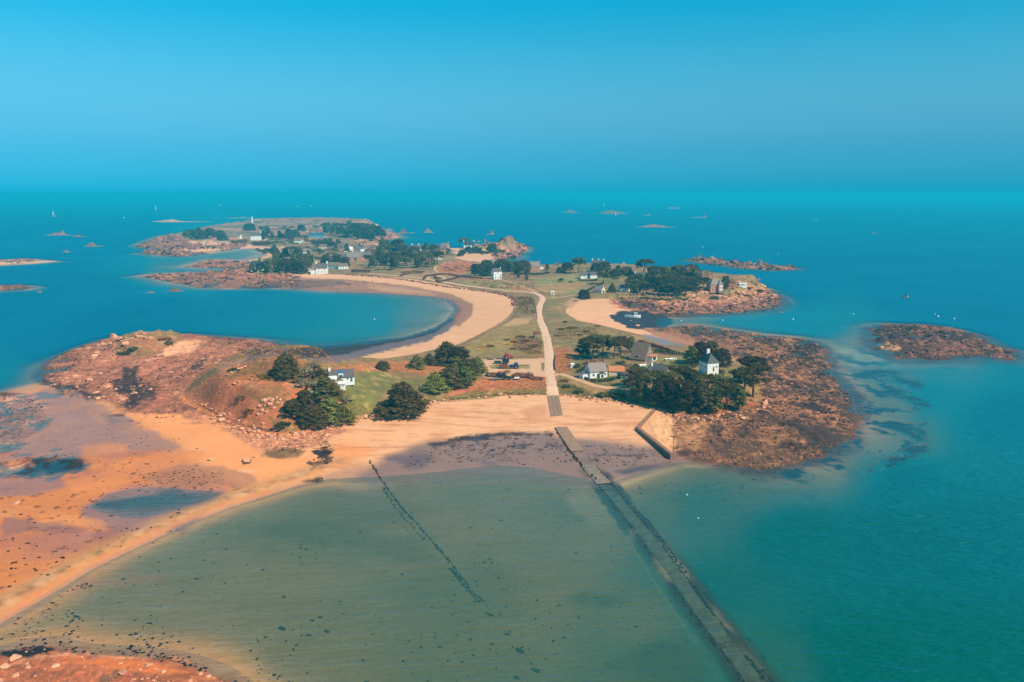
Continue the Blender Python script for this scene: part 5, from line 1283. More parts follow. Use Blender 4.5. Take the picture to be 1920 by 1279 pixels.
house('shelter', 'white box shelter on the open grass by the road fork', 1036, 552, 3.2, 2.4, 2.4, .3, 0, 'white', 'white', [], [('F', 0, .6, 1.2, 1.2)], cat='shelter')
# village
house('house', 'white house with black roof panels on the grassy village point', 481, 507, 14, 10, 6.0, 5.0, 22, 'white', 'darkslate', [(-1, 0, 1.0, 1.5), (1, 0, 1.0, 1.5)], [('F', .5, 1.2, 1.4, 1.8), ('F', -.3, 3.6, 1.2, 1.4)])
house('house', 'white bay-side house with slate roof and gable chimneys above the sand', 604, 512, 13, 9, 6.0, 5.2, 6, 'white', 'slate', [(-1, 0, 1.5, 2.4), (1, 0, 1.5, 2.4)], tw, 0, [], wings((-9.5, 0, 6, 7, 4.0, 1.4, 'white', 'paleslate')))
house('hut', 'small white hut among trees beside the bay-side chimney house', 581, 509, 6, 5, 4.0, 1.0, 5, 'white', 'slate', [], fw[:1], cat='hut')
house('farmhouse', 'pink stone farmhouse with broad grey roof in the village', 665, 489, 20, 12, 5.0, 6.0, 8, 'stone', 'paleslate', [(-1, 0, 1.2, 2.0), (1, 0, 1.2, 2.0)], [('F', .15, 0.5, 3.5, 3.6), ('F', -.5, 1.2, 1.3, 1.8)])
house('barn', 'long low barn roof running beside the stone farmhouse', 642, 487, 18, 9, 3.6, 4.0, 4, 'stone', 'slate', cat='barn')
house('house', 'grey-roofed village house with stone gable behind the tall pines', 686, 487, 15, 10, 4.5, 6.0, 35, 'stone', 'slate', [(1, 0, 1.2, 1.8)], fw)
house('house', 'small white village house with tall chimney among dark trees', 677, 474, 10, 8, 6.5, 5.0, 55, 'white', 'slate', [(0, 0, 1.6, 2.5)], tw)
house('house', 'white-roofed low house near the village fields', 653, 472, 14, 9, 4.0, 3.6, 15, 'white', 'white', [], fw)
house('house', 'white village cottage at the field edge near the wide umbrella pine', 576, 477, 10, 8, 4.5, 4.0, 0, 'white', 'paleslate', [], fw)
house('house', 'stone cottage with blue shutters beside the village pines', 627, 503, 14, 8, 3.6, 3.4, 5, 'bluew', 'thatchgrey', [], fw)
house('house', 'pale low cottage next to the stone cottage with blue shutters', 643, 504, 12, 7, 3.4, 3.0, 20, 'white', 'thatchgrey', [], fw)
house('house', 'white twin-gabled house beyond the village pines', 783, 474, 20, 11, 6.5, 5.0, 5, 'white', 'slate', [(-.8, 0, 1.3, 2.5), (.2, 0, 1.3, 2.5)], tw, 0, [], wings((6, -3, 8, 10, 6.0, 4.6, 'white', 'slate')))
house('house', 'low stone cottage with white gable beside the winding village lane', 819, 486, 13, 8, 3.8, 3.6, 20, 'cream', 'thatchgrey', [(1, 0, 1.2, 1.5)], fw)
house('cottage', 'bright yellow cottage on the rise above the heath', 834, 474, 12, 8, 4.6, 2.4, 5, 'yellow', 'slate', [], fw, cat='cottage')
house('cottage', 'small pale blue cottage right beside the yellow one', 843, 474, 7, 6, 3.6, 1.6, 5, 'bluew', 'slate', [], fw[:2], cat='cottage')
house('house', 'stone house above the yellow cottage with pale roof', 834, 467, 13, 9, 5.0, 5.0, -20, 'stone', 'paleslate', [(1, 0, 1.2, 1.8)], fw)
house('house', 'white house with black windows under the ragged pine on the knoll headland', 879, 467, 17, 10, 7.0, 5.0, 10, 'white', 'darkslate', [(-1, 0, 1.3, 2.0), (1, 0, 1.3, 2.0)], [('F', q, z, 2.2, 2.2) for q in (-.6, 0, .6) for z in (1.0, 4.4)])
def chapel_extra(o):
    MB().box(-13.5, -9.5, -2.0, 2.0, -1.5, 17).build('tower', M['stone'], o)
    MB().box(6, 15, -7, -2, -1.5, 6.5).build('transept', M['stone'], o)
    MB().prism([(5.7, 6.3), (10.5, 12), (15.3, 6.3)], 'y', -7.3, 0).build('transept_roof', M['stone'], o)
house('chapel', 'pink stone chapel with slim square tower below the heath hill', 592, 437, 20, 10, 6.0, 5.0, 0, 'stone', 'thatchgrey', [], fw, 0, [], chapel_extra, cat='chapel')
house('house', 'long pale blue house just below the stone chapel', 594, 446, 30, 9, 5.5, 4.0, 2, 'bluew', 'panel', [(0, 0, 1.6, 2), (1, 0, 1.6, 2)], tw)
house('house', 'bright white house on the outer meadow above the village bay', 480, 449, 20, 12, 7.0, 6.0, 20, 'white', 'slate', [(1, 0, 1.6, 2.6)], tw)
house('house', 'stone house at the end of the hedged outer meadow', 437, 450, 16, 11, 6.5, 5.0, 25, 'stone', 'thatchgrey', [(-1, 0, 1.5, 2.2)], tw)
house('house', 'small white house between the stone house and the outer meadow', 447, 448, 11, 9, 5.0, 4.0, -10, 'white', 'paleslate', [], fw)
house('house', 'white cottage beside the lane in the middle of the village fields', 559, 456, 12, 9, 4.5, 4.0, 10, 'white', 'thatchgrey', [], fw)
house('house', 'white cottage with brown roof among the fields below the big wood', 563, 454, 9, 8, 4.5, 3.4, 10, 'white', 'rust', [], fw[:2])
house('house', 'white house at the edge of the pine belt across the fields', 606, 468, 12, 9, 4.5, 4.0, 10, 'cream', 'thatchgrey', [], fw)
house('house', 'small stone house at the seaward end of the pine belt', 640, 467, 11, 8, 4.5, 4.0, -15, 'stone', 'thatchgrey', [], fw)
# daymark and far beacons
def daymark(px, py, h, label, p=None):
    p = p or at(px, py); o = empty('daymark', (p.x, p.y, p.z)); props(o, label, 'daymark')
    MB().tube([(0, 0, -2), (0, 0, h * .2), (0, 0, h * .8), (0, 0, h)], [h * .15, h * .13, h * .07, .05], 8).build('cone', M['white'], o, True)
    MB().tube([(0, 0, -3), (0, 0, h * .06)], h * .2, 8).build('base', M['stone'], o)
daymark(473, 419, 20, 'white cone-shaped daymark on the far heath behind the dark tree mass')

# ---- hedges, garden shrubs, gorse and scrub
def hedge(pts, w, h, label, key='hedge', name='hedge', seed=1, group=None, cat='hedge'):
    """leafy box hedge along a traced line"""
    P = resample([at(*p) for p in pts], max(w * .55, .8)); pf = []; r = random.Random(seed); o0 = P[0]
    for p in P:
        z = float(terrain_h(p.x, p.y)) - o0.z
        pf.append((p.x - o0.x + r.uniform(-.15, .15) * w, p.y - o0.y, z + h * .5, w * r.uniform(.5, .66), w * r.uniform(.5, .66), h * r.uniform(.5, .62)))
    V, Fq = leaf_cloud(pf, 26, .2 + .05 * w, seed)
    o = link(bpy.data.objects.new(name, np_mesh(name, V, Fq, LM[key], False))); o.location = o0
    return props(o, label, cat, group)
hedge([(1108,716),(1125,717),(1150,714)], 1.6, 1.8, 'trimmed green hedge along the front of the white cottage garden', seed=2)
hedge([(1084,700),(1092,696),(1098,692)], 1.6, 2.0, 'dark hedge behind the low annex of the white cottage', seed=3)
hedge([(1222,688),(1260,690),(1305,690)], 1.8, 2.0, 'pale green hedge bounding the lawn before the tall white house', 'oak', seed=4)
hedge([(1190,652),(1220,660),(1255,664),(1290,668),(1310,668)], 2.4, 2.2, 'dark hedge between the lawn and the harbour-side sand', seed=5)
hedge([(1200,643),(1225,650),(1255,660)], 2.4, 1.8, 'rust-brown bracken bank above the harbour-side sand', 'brown', 'bracken_bank', 6, None, 'bank')
hedge([(1086,527),(1100,528),(1118,527)], 2.2, 2.2, 'hedge below the long white bungalow', seed=7)
hedge([(1098,549),(1115,540),(1130,533)], 2.0, 2.0, 'hedge along the meadow edge by the pale garage', seed=8)
hedge([(985,515),(1005,516),(1030,513)], 2.4, 2.4, 'hedge beneath the long grey-roofed house', seed=9)
hedge([(1200,561),(1240,563),(1290,562)], 2.2, 2.0, 'clipped green edge of undergrowth under the headland wood', 'oak', seed=10)
hedge([(870,474),(895,472),(925,473),(945,474)], 4.0, 4.0, 'dark hedge bank across the knoll headland', seed=11)
hedge([(436,456),(450,456),(462,455)], 6.0, 6.0, 'purple-brown thicket below the stone house on the outer meadow', 'brown', 'thicket', 12, None, 'thicket')
hedge([(476,460),(490,460),(502,460)], 6.0, 6.5, 'purple-brown thicket below the bright white outer house', 'brown', 'thicket', 13, None, 'thicket')
hedge([(662,511),(675,511),(692,511)], 4.0, 3.6, 'wide reddish thicket on the bay road below the village', 'brown', 'thicket', 14, None, 'thicket')
for i, (ln, lb) in enumerate(((((754,512),(775,510),(795,511)), 'brown field bank nearest the village pines'), (((795,524),(802,519),(830,515),(850,517),(862,520)), 'long brown bank along the upper side of the parking field'),
     (((818,527),(828,529),(850,524),(868,519)), 'brown bank around the lower side of the parking field'), (((815,520),(818,523),(826,524)), 'short brown bank beside the parked pale car'), (((870,520),(885,522),(905,523)), 'brown bank running on towards the tall white house'), (((752,518),(765,514),(790,513)), 'low brown bank above the bay road'))):
    hedge(ln, 2.4, 1.8, lb, 'brown', 'field_bank', 20 + i, 'brown field banks', 'bank')
bl = [(566,700,6,'grey'),(584,705,6,'grey'),(602,722,7,'grey'),(575,725,6,'grey'),(592,738,6,'grey'),(560,718,5,'grey'),(618,730,6,'grey'),(628,718,5,'grey'),(588,690,5,'grey'),(648,752,5,'grey'),(606,700,5,'grey')]
for i, (x, y, w, k) in enumerate(sorted(bl)):
    bush(at(x, y), w * 1.5, w * .55, k, '{} grey-green bush from the hilltop in the silvery thicket beside the white cottage'.format(ORD[i]), 'grey_bush', 'silvery thicket on the hill')
for x, y, w, h, k, lb in ((905,652,5,1.6,'yel','yellow-flecked gorse nearest the car park trees'),(920,650,6,1.6,'gorse','long gorse clump on the grass above the car park'),(950,638,4,1.6,'gorse','small dark gorse bush alone above the car park grass'),(955,646,5,1.4,'yel','gorse clump between the lone bush and the stone hut'),
     (975,632,7,2,'gorse','largest gorse mound beside the stone hut'),(964,642,5,1.5,'yel','yellow gorse under the largest gorse mound'),(985,640,6,1.5,'brown','brown scrub next to the stone hut'),(1000,650,7,1.3,'brown','brown scrub below the stone hut'),(962,655,4,1.3,'gorse','low gorse just above the car park fence'),(985,655,6,1.2,'brown','flat brown scrub above the car park entrance'),
     (1052,618,5,1.4,'gorse','gorse patch on the grass nearest the road bend'),(1072,616,8,1.8,'gorse','wide dark gorse patch facing the harbour beach'),(1100,622,6,1.6,'gorse','gorse patch at the beach corner'),(1045,630,5,1.2,'brown','brown scrub right of the road below the gorse'),(1085,628,4,1.2,'brown','small brown scrub between gorse and pines'),
     (1058,716,5,1.8,'gorse','golden gorse bush at the track junction'),(1062,726,5,1.4,'hedge','green bush on the bank above the slipway'),(1085,735,6,1.4,'hedge','green bramble mound on the bank edge beside the slipway'),(1130,742,8,1.6,'dark','dark bramble mound by the beach boulders'),(1160,745,8,2,'dark','dark shrub where the bank meets the grove'),
     (1138,698,4,2.2,'yel','yellow-flowered shrub beside the outbuilding'),(1182,700,5,2.6,'yel','bright yellow shrub between shed and grove'),(1192,690,5,2.4,'hedge','green shrub under the steep grey house'),(1083,690,4,2.6,'oak','pale green shrub by the little white box'),(1096,692,4,2.2,'yel','yellow-green shrub behind the cottage annex'),(1105,690,4,2.2,'gorse','russet shrub behind the cottage'),
     (970,708,8,2.4,'bare','pinkish bare thicket beside the small black vehicle'),(990,708,8,2.4,'bare','pink-brown thicket in the middle of the bracken'),(1008,712,7,2.2,'brown','brown thicket nearest the road edge'),(925,706,6,2,'bare','bare thicket behind the grounded trailers'),(950,700,5,1.6,'bare','bare thicket above the dark tractor'),
     (248,658,7,2.6,'hedge','green bush on the crown of the rocky peninsula'),(316,646,6,2,'hedge','green bush beside the pale sand of the peninsula'),(232,664,9,1.4,'oak','low olive scrub below the green peninsula bush'),(310,636,9,1.2,'gorse','dark low scrub on the peninsula top'),
     (455,745,7,1.4,'gorse','olive scrub on the hill flank'),(530,800,8,2,'hedge','green scrub at the foot of the hill above the boulders'),(470,770,6,1,'gorse','low scrub below the rock outcrop'),(440,695,8,1.2,'hedge','green scrub beside the long pale rock on the hill'),(500,705,9,1.3,'gorse','dark scrub near the hilltop'),
     (1340,560,9,2.4,'dark','dark scrub on the rocks beneath the granite villa'),(1400,556,9,2,'dark','dark scrub along the rocks at the headland end'),(1425,547,10,2.2,'dark','dark scrub patch near the headland tip'),(1405,541,8,1.6,'dark','small scrub by the headland cabin'),(1160,517,6,3,'dark','round dark bush on the headland lawn'),(1052,528,6,4,'dark','round bush alone at the meadow corner'),(1070,530,5,2,'hedge','small green bush at the meadow edge'),
     (1350,700,6,2,'dark','dark shrub beside the tall white house terrace'),(1385,700,7,2.4,'dark','dark shrub mass on the reef side of the tall white house'),(1290,698,6,2.4,'dark','dark shrub in front of the lawn hedge'),(1060,605,4,1.4,'dark','dark bush on the edge of the harbour sand'),(1120,612,5,1.2,'gorse','gorse on the sand edge above the grey boat mud')):
    bush(at(x, y), w, h, k, lb, 'gorse_bush' if k in ('gorse', 'yel') else 'bush')
r = random.Random(5)
for poly, n, w, h, ks, lb, gp in (([(480,470),(640,455),(660,475),(640,485),(560,490),(520,485)], 70, (6, 12), (3, 5), ('dark', 'hedge', 'brown', 'oak'), 'garden shrub in the fields and gardens of the village', 'village shrubs'),
     ([(490,444),(600,442),(610,455),(500,460)], 40, (8, 14), (3, 5), ('hedge', 'brown', 'oak', 'gorse'), 'rough shrub on the fields between chapel and village', 'shrubs between chapel and village'),
     ([(660,476),(760,480),(830,482),(850,476),(800,470),(700,466)], 45, (6, 12), (3, 6), ('dark', 'hedge', 'brown'), 'shrub among the houses behind the village pines', 'shrubs behind the village pines'),
     ([(1020,512),(1160,508),(1215,514),(1150,530),(1110,514)], 22, (4, 7), (2, 3.5), ('dark', 'hedge', 'brown'), 'garden shrub around the white houses of the headland', 'headland garden shrubs'),
     ([(1080,680),(1160,680),(1240,690),(1200,705),(1150,695),(1100,690)], 16, (2.5, 4), (1.4, 2.4), ('hedge', 'oak', 'brown', 'gorse'), 'small garden shrub among the cottages of the point', 'garden shrubs of the point'),
     ([(970,556),(998,556),(1004,590),(975,580)], 16, (3.5, 6), (.8, 1.3), ('gorse', 'brown'), 'low dark scrub between the bay beach and the road', 'scrub by the bay beach'),
     ([(480,425),(640,422),(600,432),(500,436)], 24, (12, 20), (3, 5), ('dark', 'brown', 'gorse'), 'dark scrub patch on the far heath', 'scrub on the far heath'),
     ([(840,500),(890,496),(880,510),(830,508)], 12, (4, 8), (1, 2), ('gorse', 'brown'), 'small scrub on the red heath behind the village', 'scrub on the red heath')):
    for i, (x, y) in enumerate(scatter(poly, n, n * 3, 4)): bush(at(x, y), r.uniform(*w), r.uniform(*h), r.choice(ks), ORD[i] + ' from left, ' + lb, 'shrub', gp)

# ---- low heath as one mass of small tufts (nobody could count it)
def tufts(name, polys, m, size, seed):
    r = np.random.default_rng(seed); V = []; k = 0
    for poly, n in polys:
        P = np.array(poly, float); x = r.uniform(P[:, 0].min(), P[:, 0].max(), n * 3); y = r.uniform(P[:, 1].min(), P[:, 1].max(), n * 3)
        s_ = sdist(poly, x, y) + 3 * fbm(x, y, 12, 2, 2) > 0; x = x[s_][:n]; y = y[s_][:n]
        X, Y = unproj(x, y, 4.3); Z = terrain_h(X, Y)
        for _ in range(2): X, Y = unproj(x, y, Z); Z = terrain_h(X, Y)
        Pt = np.stack([X, Y, Z], 1); sz = size * r.uniform(.5, 1.5, (len(x), 1)) * np.clip(np.hypot(X, Y) / 400, .7, 3)[:, None]
        for q in range(5):
            c = Pt + r.normal(size=Pt.shape) * sz * np.array([.7, .7, .1]) + np.array([0, 0, 1]) * sz * .28
            nn = r.normal(size=Pt.shape) * .6 + np.array([0, 0, .8]); nn /= np.linalg.norm(nn, axis=1)[:, None]
            a = np.cross(nn, r.normal(size=Pt.shape)); a /= np.linalg.norm(a, axis=1)[:, None]; b = np.cross(nn, a)
            V.append(np.stack([c + a * sz * .6, c - a * sz * .35 + b * sz * .5, c - a * sz * .35 - b * sz * .5], 1).reshape(-1, 3))
    V = np.concatenate(V); props(link(bpy.data.objects.new(name, np_mesh(name, V, np.arange(len(V)).reshape(-1, 3), m, False))), kind='stuff')
tufts('bracken_undergrowth', [(HILLP, 2600), ([(860,715),(960,704),(1025,708),(1030,730),(960,735),(880,738)], 900), ([(660,690),(760,678),(880,680),(880,700),(800,702),(700,694)], 700), ([(1040,660),(1075,660),(1080,690),(1050,700)], 300), ([(1060,655),(1075,700),(1045,700),(1040,650)], 200),
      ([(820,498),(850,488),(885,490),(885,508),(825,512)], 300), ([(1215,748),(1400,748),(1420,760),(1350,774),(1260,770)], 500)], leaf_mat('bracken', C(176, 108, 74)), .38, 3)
tufts('heath_undergrowth', [([(965,630),(1012,632),(1018,664),(985,664),(960,650)], 500), ([(1038,616),(1110,612),(1120,626),(1060,636)], 350), ([(480,420),(690,416),(640,430),(480,440)], 500), ([(800,752),(880,738),(1026,728),(1030,737),(900,743)], 500), ([(1042,718),(1075,722),(1110,738),(1210,755),(1150,749),(1050,737)], 500),
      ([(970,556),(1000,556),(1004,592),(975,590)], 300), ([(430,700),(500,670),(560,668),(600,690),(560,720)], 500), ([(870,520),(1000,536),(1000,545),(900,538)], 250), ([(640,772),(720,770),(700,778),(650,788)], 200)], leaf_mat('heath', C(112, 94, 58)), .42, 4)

# ---- boulders
def boulder_me(seed, m, flat=.8):
    """angular block: convex hull of a few random points on a squashed sphere"""
    r = random.Random(seed); import bmesh
    b = bmesh.new()
    for k in range(15):
        v = Vector((r.gauss(0, 1), r.gauss(0, 1), r.gauss(0, 1))).normalized() * r.uniform(.8, 1.1); b.verts.new((v.x, v.y, v.z * flat))
    h_ = bmesh.ops.convex_hull(b, input=b.verts)
    bmesh.ops.delete(b, geom=[g for g in h_['geom_interior'] if isinstance(g, bmesh.types.BMVert)], context='VERTS')
    bmesh.ops.recalc_face_normals(b, faces=b.faces)
    me = bpy.data.meshes.new('boulder'); b.to_mesh(me); b.free(); me.materials.append(m); return me
BLD = [boulder_me(k, M['rock']) for k in range(7)]; BLR = [np_mesh('boulder', v, f, M['rockred'], False) for v, f in STN]
def boulder(p, s_, label, group=None, i=0, tall=1.0, name='boulder'):
    o = link(bpy.data.objects.new(name, BLD[i % 7])); o.location = (p.x, p.y, p.z + s_ * .25); o.rotation_euler = (0, 0, i * 1.3); o.scale = (s_ * 1.15, s_, s_ * tall)
    return props(o, label, 'boulder', group)
r = random.Random(9); i = 0
for line, n, lb, gp in (([(1052,742),(1100,748),(1150,752),(1212,765)], 62, 'pale boulder in the ragged line between beach and bank right of the slipway', 'boulders right of the slipway'),
     ([(655,790),(672,786),(700,780),(712,779)], 26, 'pale boulder in the heap between the hillside clump and the lone cypress', 'boulders below the lawn'), ([(808,757),(840,752),(880,747),(940,743),(1010,741)], 44, 'pale boulder along the top of the beach left of the slipway', 'boulders left of the slipway'),
     ([(540,822),(565,815),(590,806),(625,800),(650,798)], 34, 'granite boulder at the foot of the hillside clump', 'boulders at the foot of the hill'), ([(1240,775),(1290,784),(1350,788),(1400,782),(1432,765),(1440,745)], 46, 'pale boulder on the ledge between reef and grove', 'boulders below the grove'),
     ([(400,782),(450,808),(500,818),(540,824)], 30, 'broken granite block under the crumbling hill cliff', 'blocks under the hill cliff')):
    for k in range(n):
        u = k / (n - 1) * (len(line) - 1); a = min(int(u), len(line) - 2); f = u - a
        x = line[a][0] * (1 - f) + line[a + 1][0] * f + r.uniform(-2, 2); y = line[a][1] * (1 - f) + line[a + 1][1] * f + r.uniform(-3.5, 3.5)
        boulder(at(x, y), (.3 + 1.0 * r.random() ** 2.5) * (1.2 if n < 40 else 1), lb, gp, i, r.uniform(.7, 1.1)); i += 1
for x, y, s_, t_, lb in ((213,634,3.2,1.3,'big rounded boulder on the skyline of the rocky peninsula'),(226,637,2.4,.8,'lower boulder touching the big rounded skyline boulder'),(182,663,2.2,.9,'rounded boulder on the seaward slope of the peninsula'),(270,627,1.4,.8,'small pale boulder on the peninsula skyline'),(300,668,2.6,.6,'pale flat boulder at the edge of the peninsula sand'),
     (29,945,1.3,.9,'dark ring-shaped boulder alone on the orange flats'),(463,865,1.6,.6,'dark weedy boulder on the sand of the cove'),(478,858,1.1,.6,'small boulder beside the dark weedy one in the cove'),(1196,612,2.2,.5,'pale flat boulder on the dark harbour mud'),(1452,556,3.5,1.1,'tall rock at the outer tip of the headland'),(530,530,2,1,'lone rock on the bay foreshore'),
     (30,1237,1.3,.8,'large rounded stone on the rock at the lower frame corner'),(8,1252,.9,.8,'rounded stone at the frame edge on the lower rock'),(105,1250,.9,.6,'pale stone on the orange sand of the lower rock'),(52,1252,.7,.6,'small pale stone between the larger stones of the lower rock'),(278,1250,.9,.6,'pale stone on the ridge of the lower rock'),(232,1262,1.0,.5,'flat pale slab stone low on the lower rock')):
    boulder(at(x, y), s_, lb, None, i, t_); i += 1
for k, (x, y, s_) in enumerate(((487,762,.9),(495,752,1.3),(503,748,.9),(510,751,1.2),(518,746,.9),(492,770,.8),(505,760,1.3),(513,766,1.1),(521,757,.8),(484,777,.7),(500,773,.8),(526,750,.7),(509,757,.6),(497,761,.6))):
    boulder(at(x, y), s_, 'pale granite block in the outcrop on the hill flank beside the dark trees', 'outcrop on the hill flank', i, 1.1); i += 1
for k, (x, y, s_) in enumerate(((428,703,.8),(434,699,1.2),(440,697,1.0),(447,693,1.3),(453,690,.9),(459,688,.8),(431,725,.7),(440,720,1.0),(448,717,.7))):
    boulder(at(x, y), s_, 'long pale rock showing through the grass near the hilltop', 'rocks in the hilltop grass', i, .6); i += 1
# revetment along the bay road: single stones
rv0 = at(800, 532); rv = empty('rock_revetment', rv0); props(rv, 'bank of dark red armour stones between the bay sand and the road', 'revetment')
RL = [at(x, y) for x, y in ((650,515),(700,519),(750,524),(790,530),(830,537),(870,542),(910,547),(945,553),(962,562),(966,574))]
for i, (x, y, z, s_, fl_) in enumerate(along(RL, 1.25, 0, 2.6, 31, (.7, 1.35))[:299]):
    child('boulder', BLR[i % 6], rv, Vector((x, y, z + .2)) - rv0, (0, 0, i * 1.1), (s_, s_ * .9, s_ * .9))
# rubble of the reefs and foreshores: thousands of small stones as one mass each
def rubble(name, poly, n, size, m, seed, zmin=-.3, thr=0.0):
    r = np.random.default_rng(seed); P = np.array(poly, float); x = r.uniform(P[:, 0].min(), P[:, 0].max(), n * 6); y = r.uniform(P[:, 1].min(), P[:, 1].max(), n * 6)
    X, Y = unproj(x, y, .8); X = X.ravel(); Y = Y.ravel()
    s_ = (sdist(poly, x, y) > 0) & (fbm(X, Y * .6, 26, 3, seed % 8) + r.normal(size=len(x)) * .16 > thr); X, Y = X[s_][:n], Y[s_][:n]; Z = terrain_h(X, Y)
    ok = Z > zmin; X, Y, Z = X[ok], Y[ok], Z[ok]
    sz = size * (.2 + .7 * r.uniform(0, 1, len(X)) ** 5) * np.clip(np.hypot(X, Y) / 420, .6, 2.2)
    stone_cloud(name, np.stack([X, Y, Z - .02 * sz, sz, r.uniform(.5, 1.2, len(X))], 1), m, None, seed)
RM = mat('reef_stone', C(140, 104, 72), .9, .5, .35, .6); RM2 = mat('pink_shore_stone', C(182, 128, 98), .9, .45, .35, .6); RM3 = mat('dark_reef_stone', C(66, 48, 42), .9, .4, .3, .6)
rubble('reef_rubble', ROCKS[0], 4200, 1.3, RM, 1, -.3, -.1); rubble('reef_rubble', ROCKS[0], 4200, 1.2, RM3, 2, -.3, .0); rubble('reef_rubble', ROCKS[0], 700, 1.4, RM2, 19, .2, .15); rubble('reef_rubble', ROCKS[2], 900, 1.5, RM, 3, .1); rubble('reef_rubble', ROCKS[2], 900, 1.5, RM3, 4, .1)
rubble('shore_rubble', ROCKS[1], 1500, 1.3, RM2, 5, -.3, .1); rubble('shore_rubble', ROCKS[1], 1400, 1.0, RM3, 6, -.3, .12); rubble('shore_rubble', ROCKS[1], 1200, 1.1, RM, 20, -.3, .02); rubble('shore_rubble', ROCKS[4], 700, 1.6, RM2, 7); rubble('shore_rubble', ROCKS[4], 700, 1.5, RM3, 8); rubble('shore_rubble', ROCKS[4], 500, 1.5, RM, 21)
rubble('cliff_rubble', ROCKS[6], 420, 3.6, RM2, 9, .5, -.3); rubble('cliff_rubble', ROCKS[5], 420, 2.8, RM2, 10, .5, -.2); rubble('cliff_rubble', ROCKS[5], 320, 2.4, RM3, 22, .5, -.1); rubble('shore_rubble', ROCKS[7], 320, 2.4, RM2, 11); rubble('shore_rubble', ROCKS[7], 320, 2.4, RM3, 23); rubble('shore_rubble', ROCKS[8], 700, 1.6, RM3, 12); rubble('shore_rubble', ROCKS[8], 500, 1.8, RM2, 24); rubble('shore_rubble', ROCKS[9], 700, .8, RM2, 13)
rubble('shore_rubble', [(480,530),(560,524),(700,528),(820,550),(860,570),(850,600),(770,553),(560,541)], 700, .7, RM3, 14); rubble('reef_rubble', ROCKS[3], 220, 2.6, RM, 15, -.3, -.2); rubble('reef_rubble', ROCKS[3], 160, 2.4, RM3, 25, -.3, -.2)
RM4 = mat('pale_granite', C(228, 178, 144), .9, .35, .3, .6)
rubble('granite_rubble', [(95,690),(200,645),(262,640),(300,660),(240,700),(120,724)], 420, 2.3, RM4, 31, -.2, .05); rubble('granite_rubble', ROCKS[1], 420, 1.9, RM4, 32, -.2, .2); rubble('granite_rubble', [(340,752),(400,780),(450,806),(540,824),(640,802),(600,840),(520,852),(440,815)], 420, 1.5, RM4, 33, -.2, -.1)
rubble('granite_rubble', [(640,416),(700,418),(716,430),(690,424),(650,420)], 90, 6.0, RM4, 34, .5, -.6); rubble('granite_rubble', [(560,440),(640,460),(700,470),(640,475),(560,460)], 90, 3.0, RM4, 35, .5, -.3); rubble('granite_rubble', [(935,456),(960,448),(980,460),(960,466)], 120, 3.2, RM4, 36, .5, -.5)
rubble('granite_rubble', [(1250,560),(1340,556),(1430,545),(1455,560),(1340,574)], 260, 2.2, RM4, 37, .3, .0); rubble('granite_rubble', [(1250,775),(1340,780),(1425,768),(1440,740),(1450,770),(1350,800),(1260,795)], 220, 1.5, RM4, 38, .0, -.1)
rubble('granite_rubble', ROCKS[9], 260, 1.3, RM4, 39, -.2, -.1)
rubble('shore_rubble', ROCKS[10], 500, .8, RM3, 16, -.4); rubble('shore_rubble', ROCKS[11], 400, .8, RM3, 17, -.4)
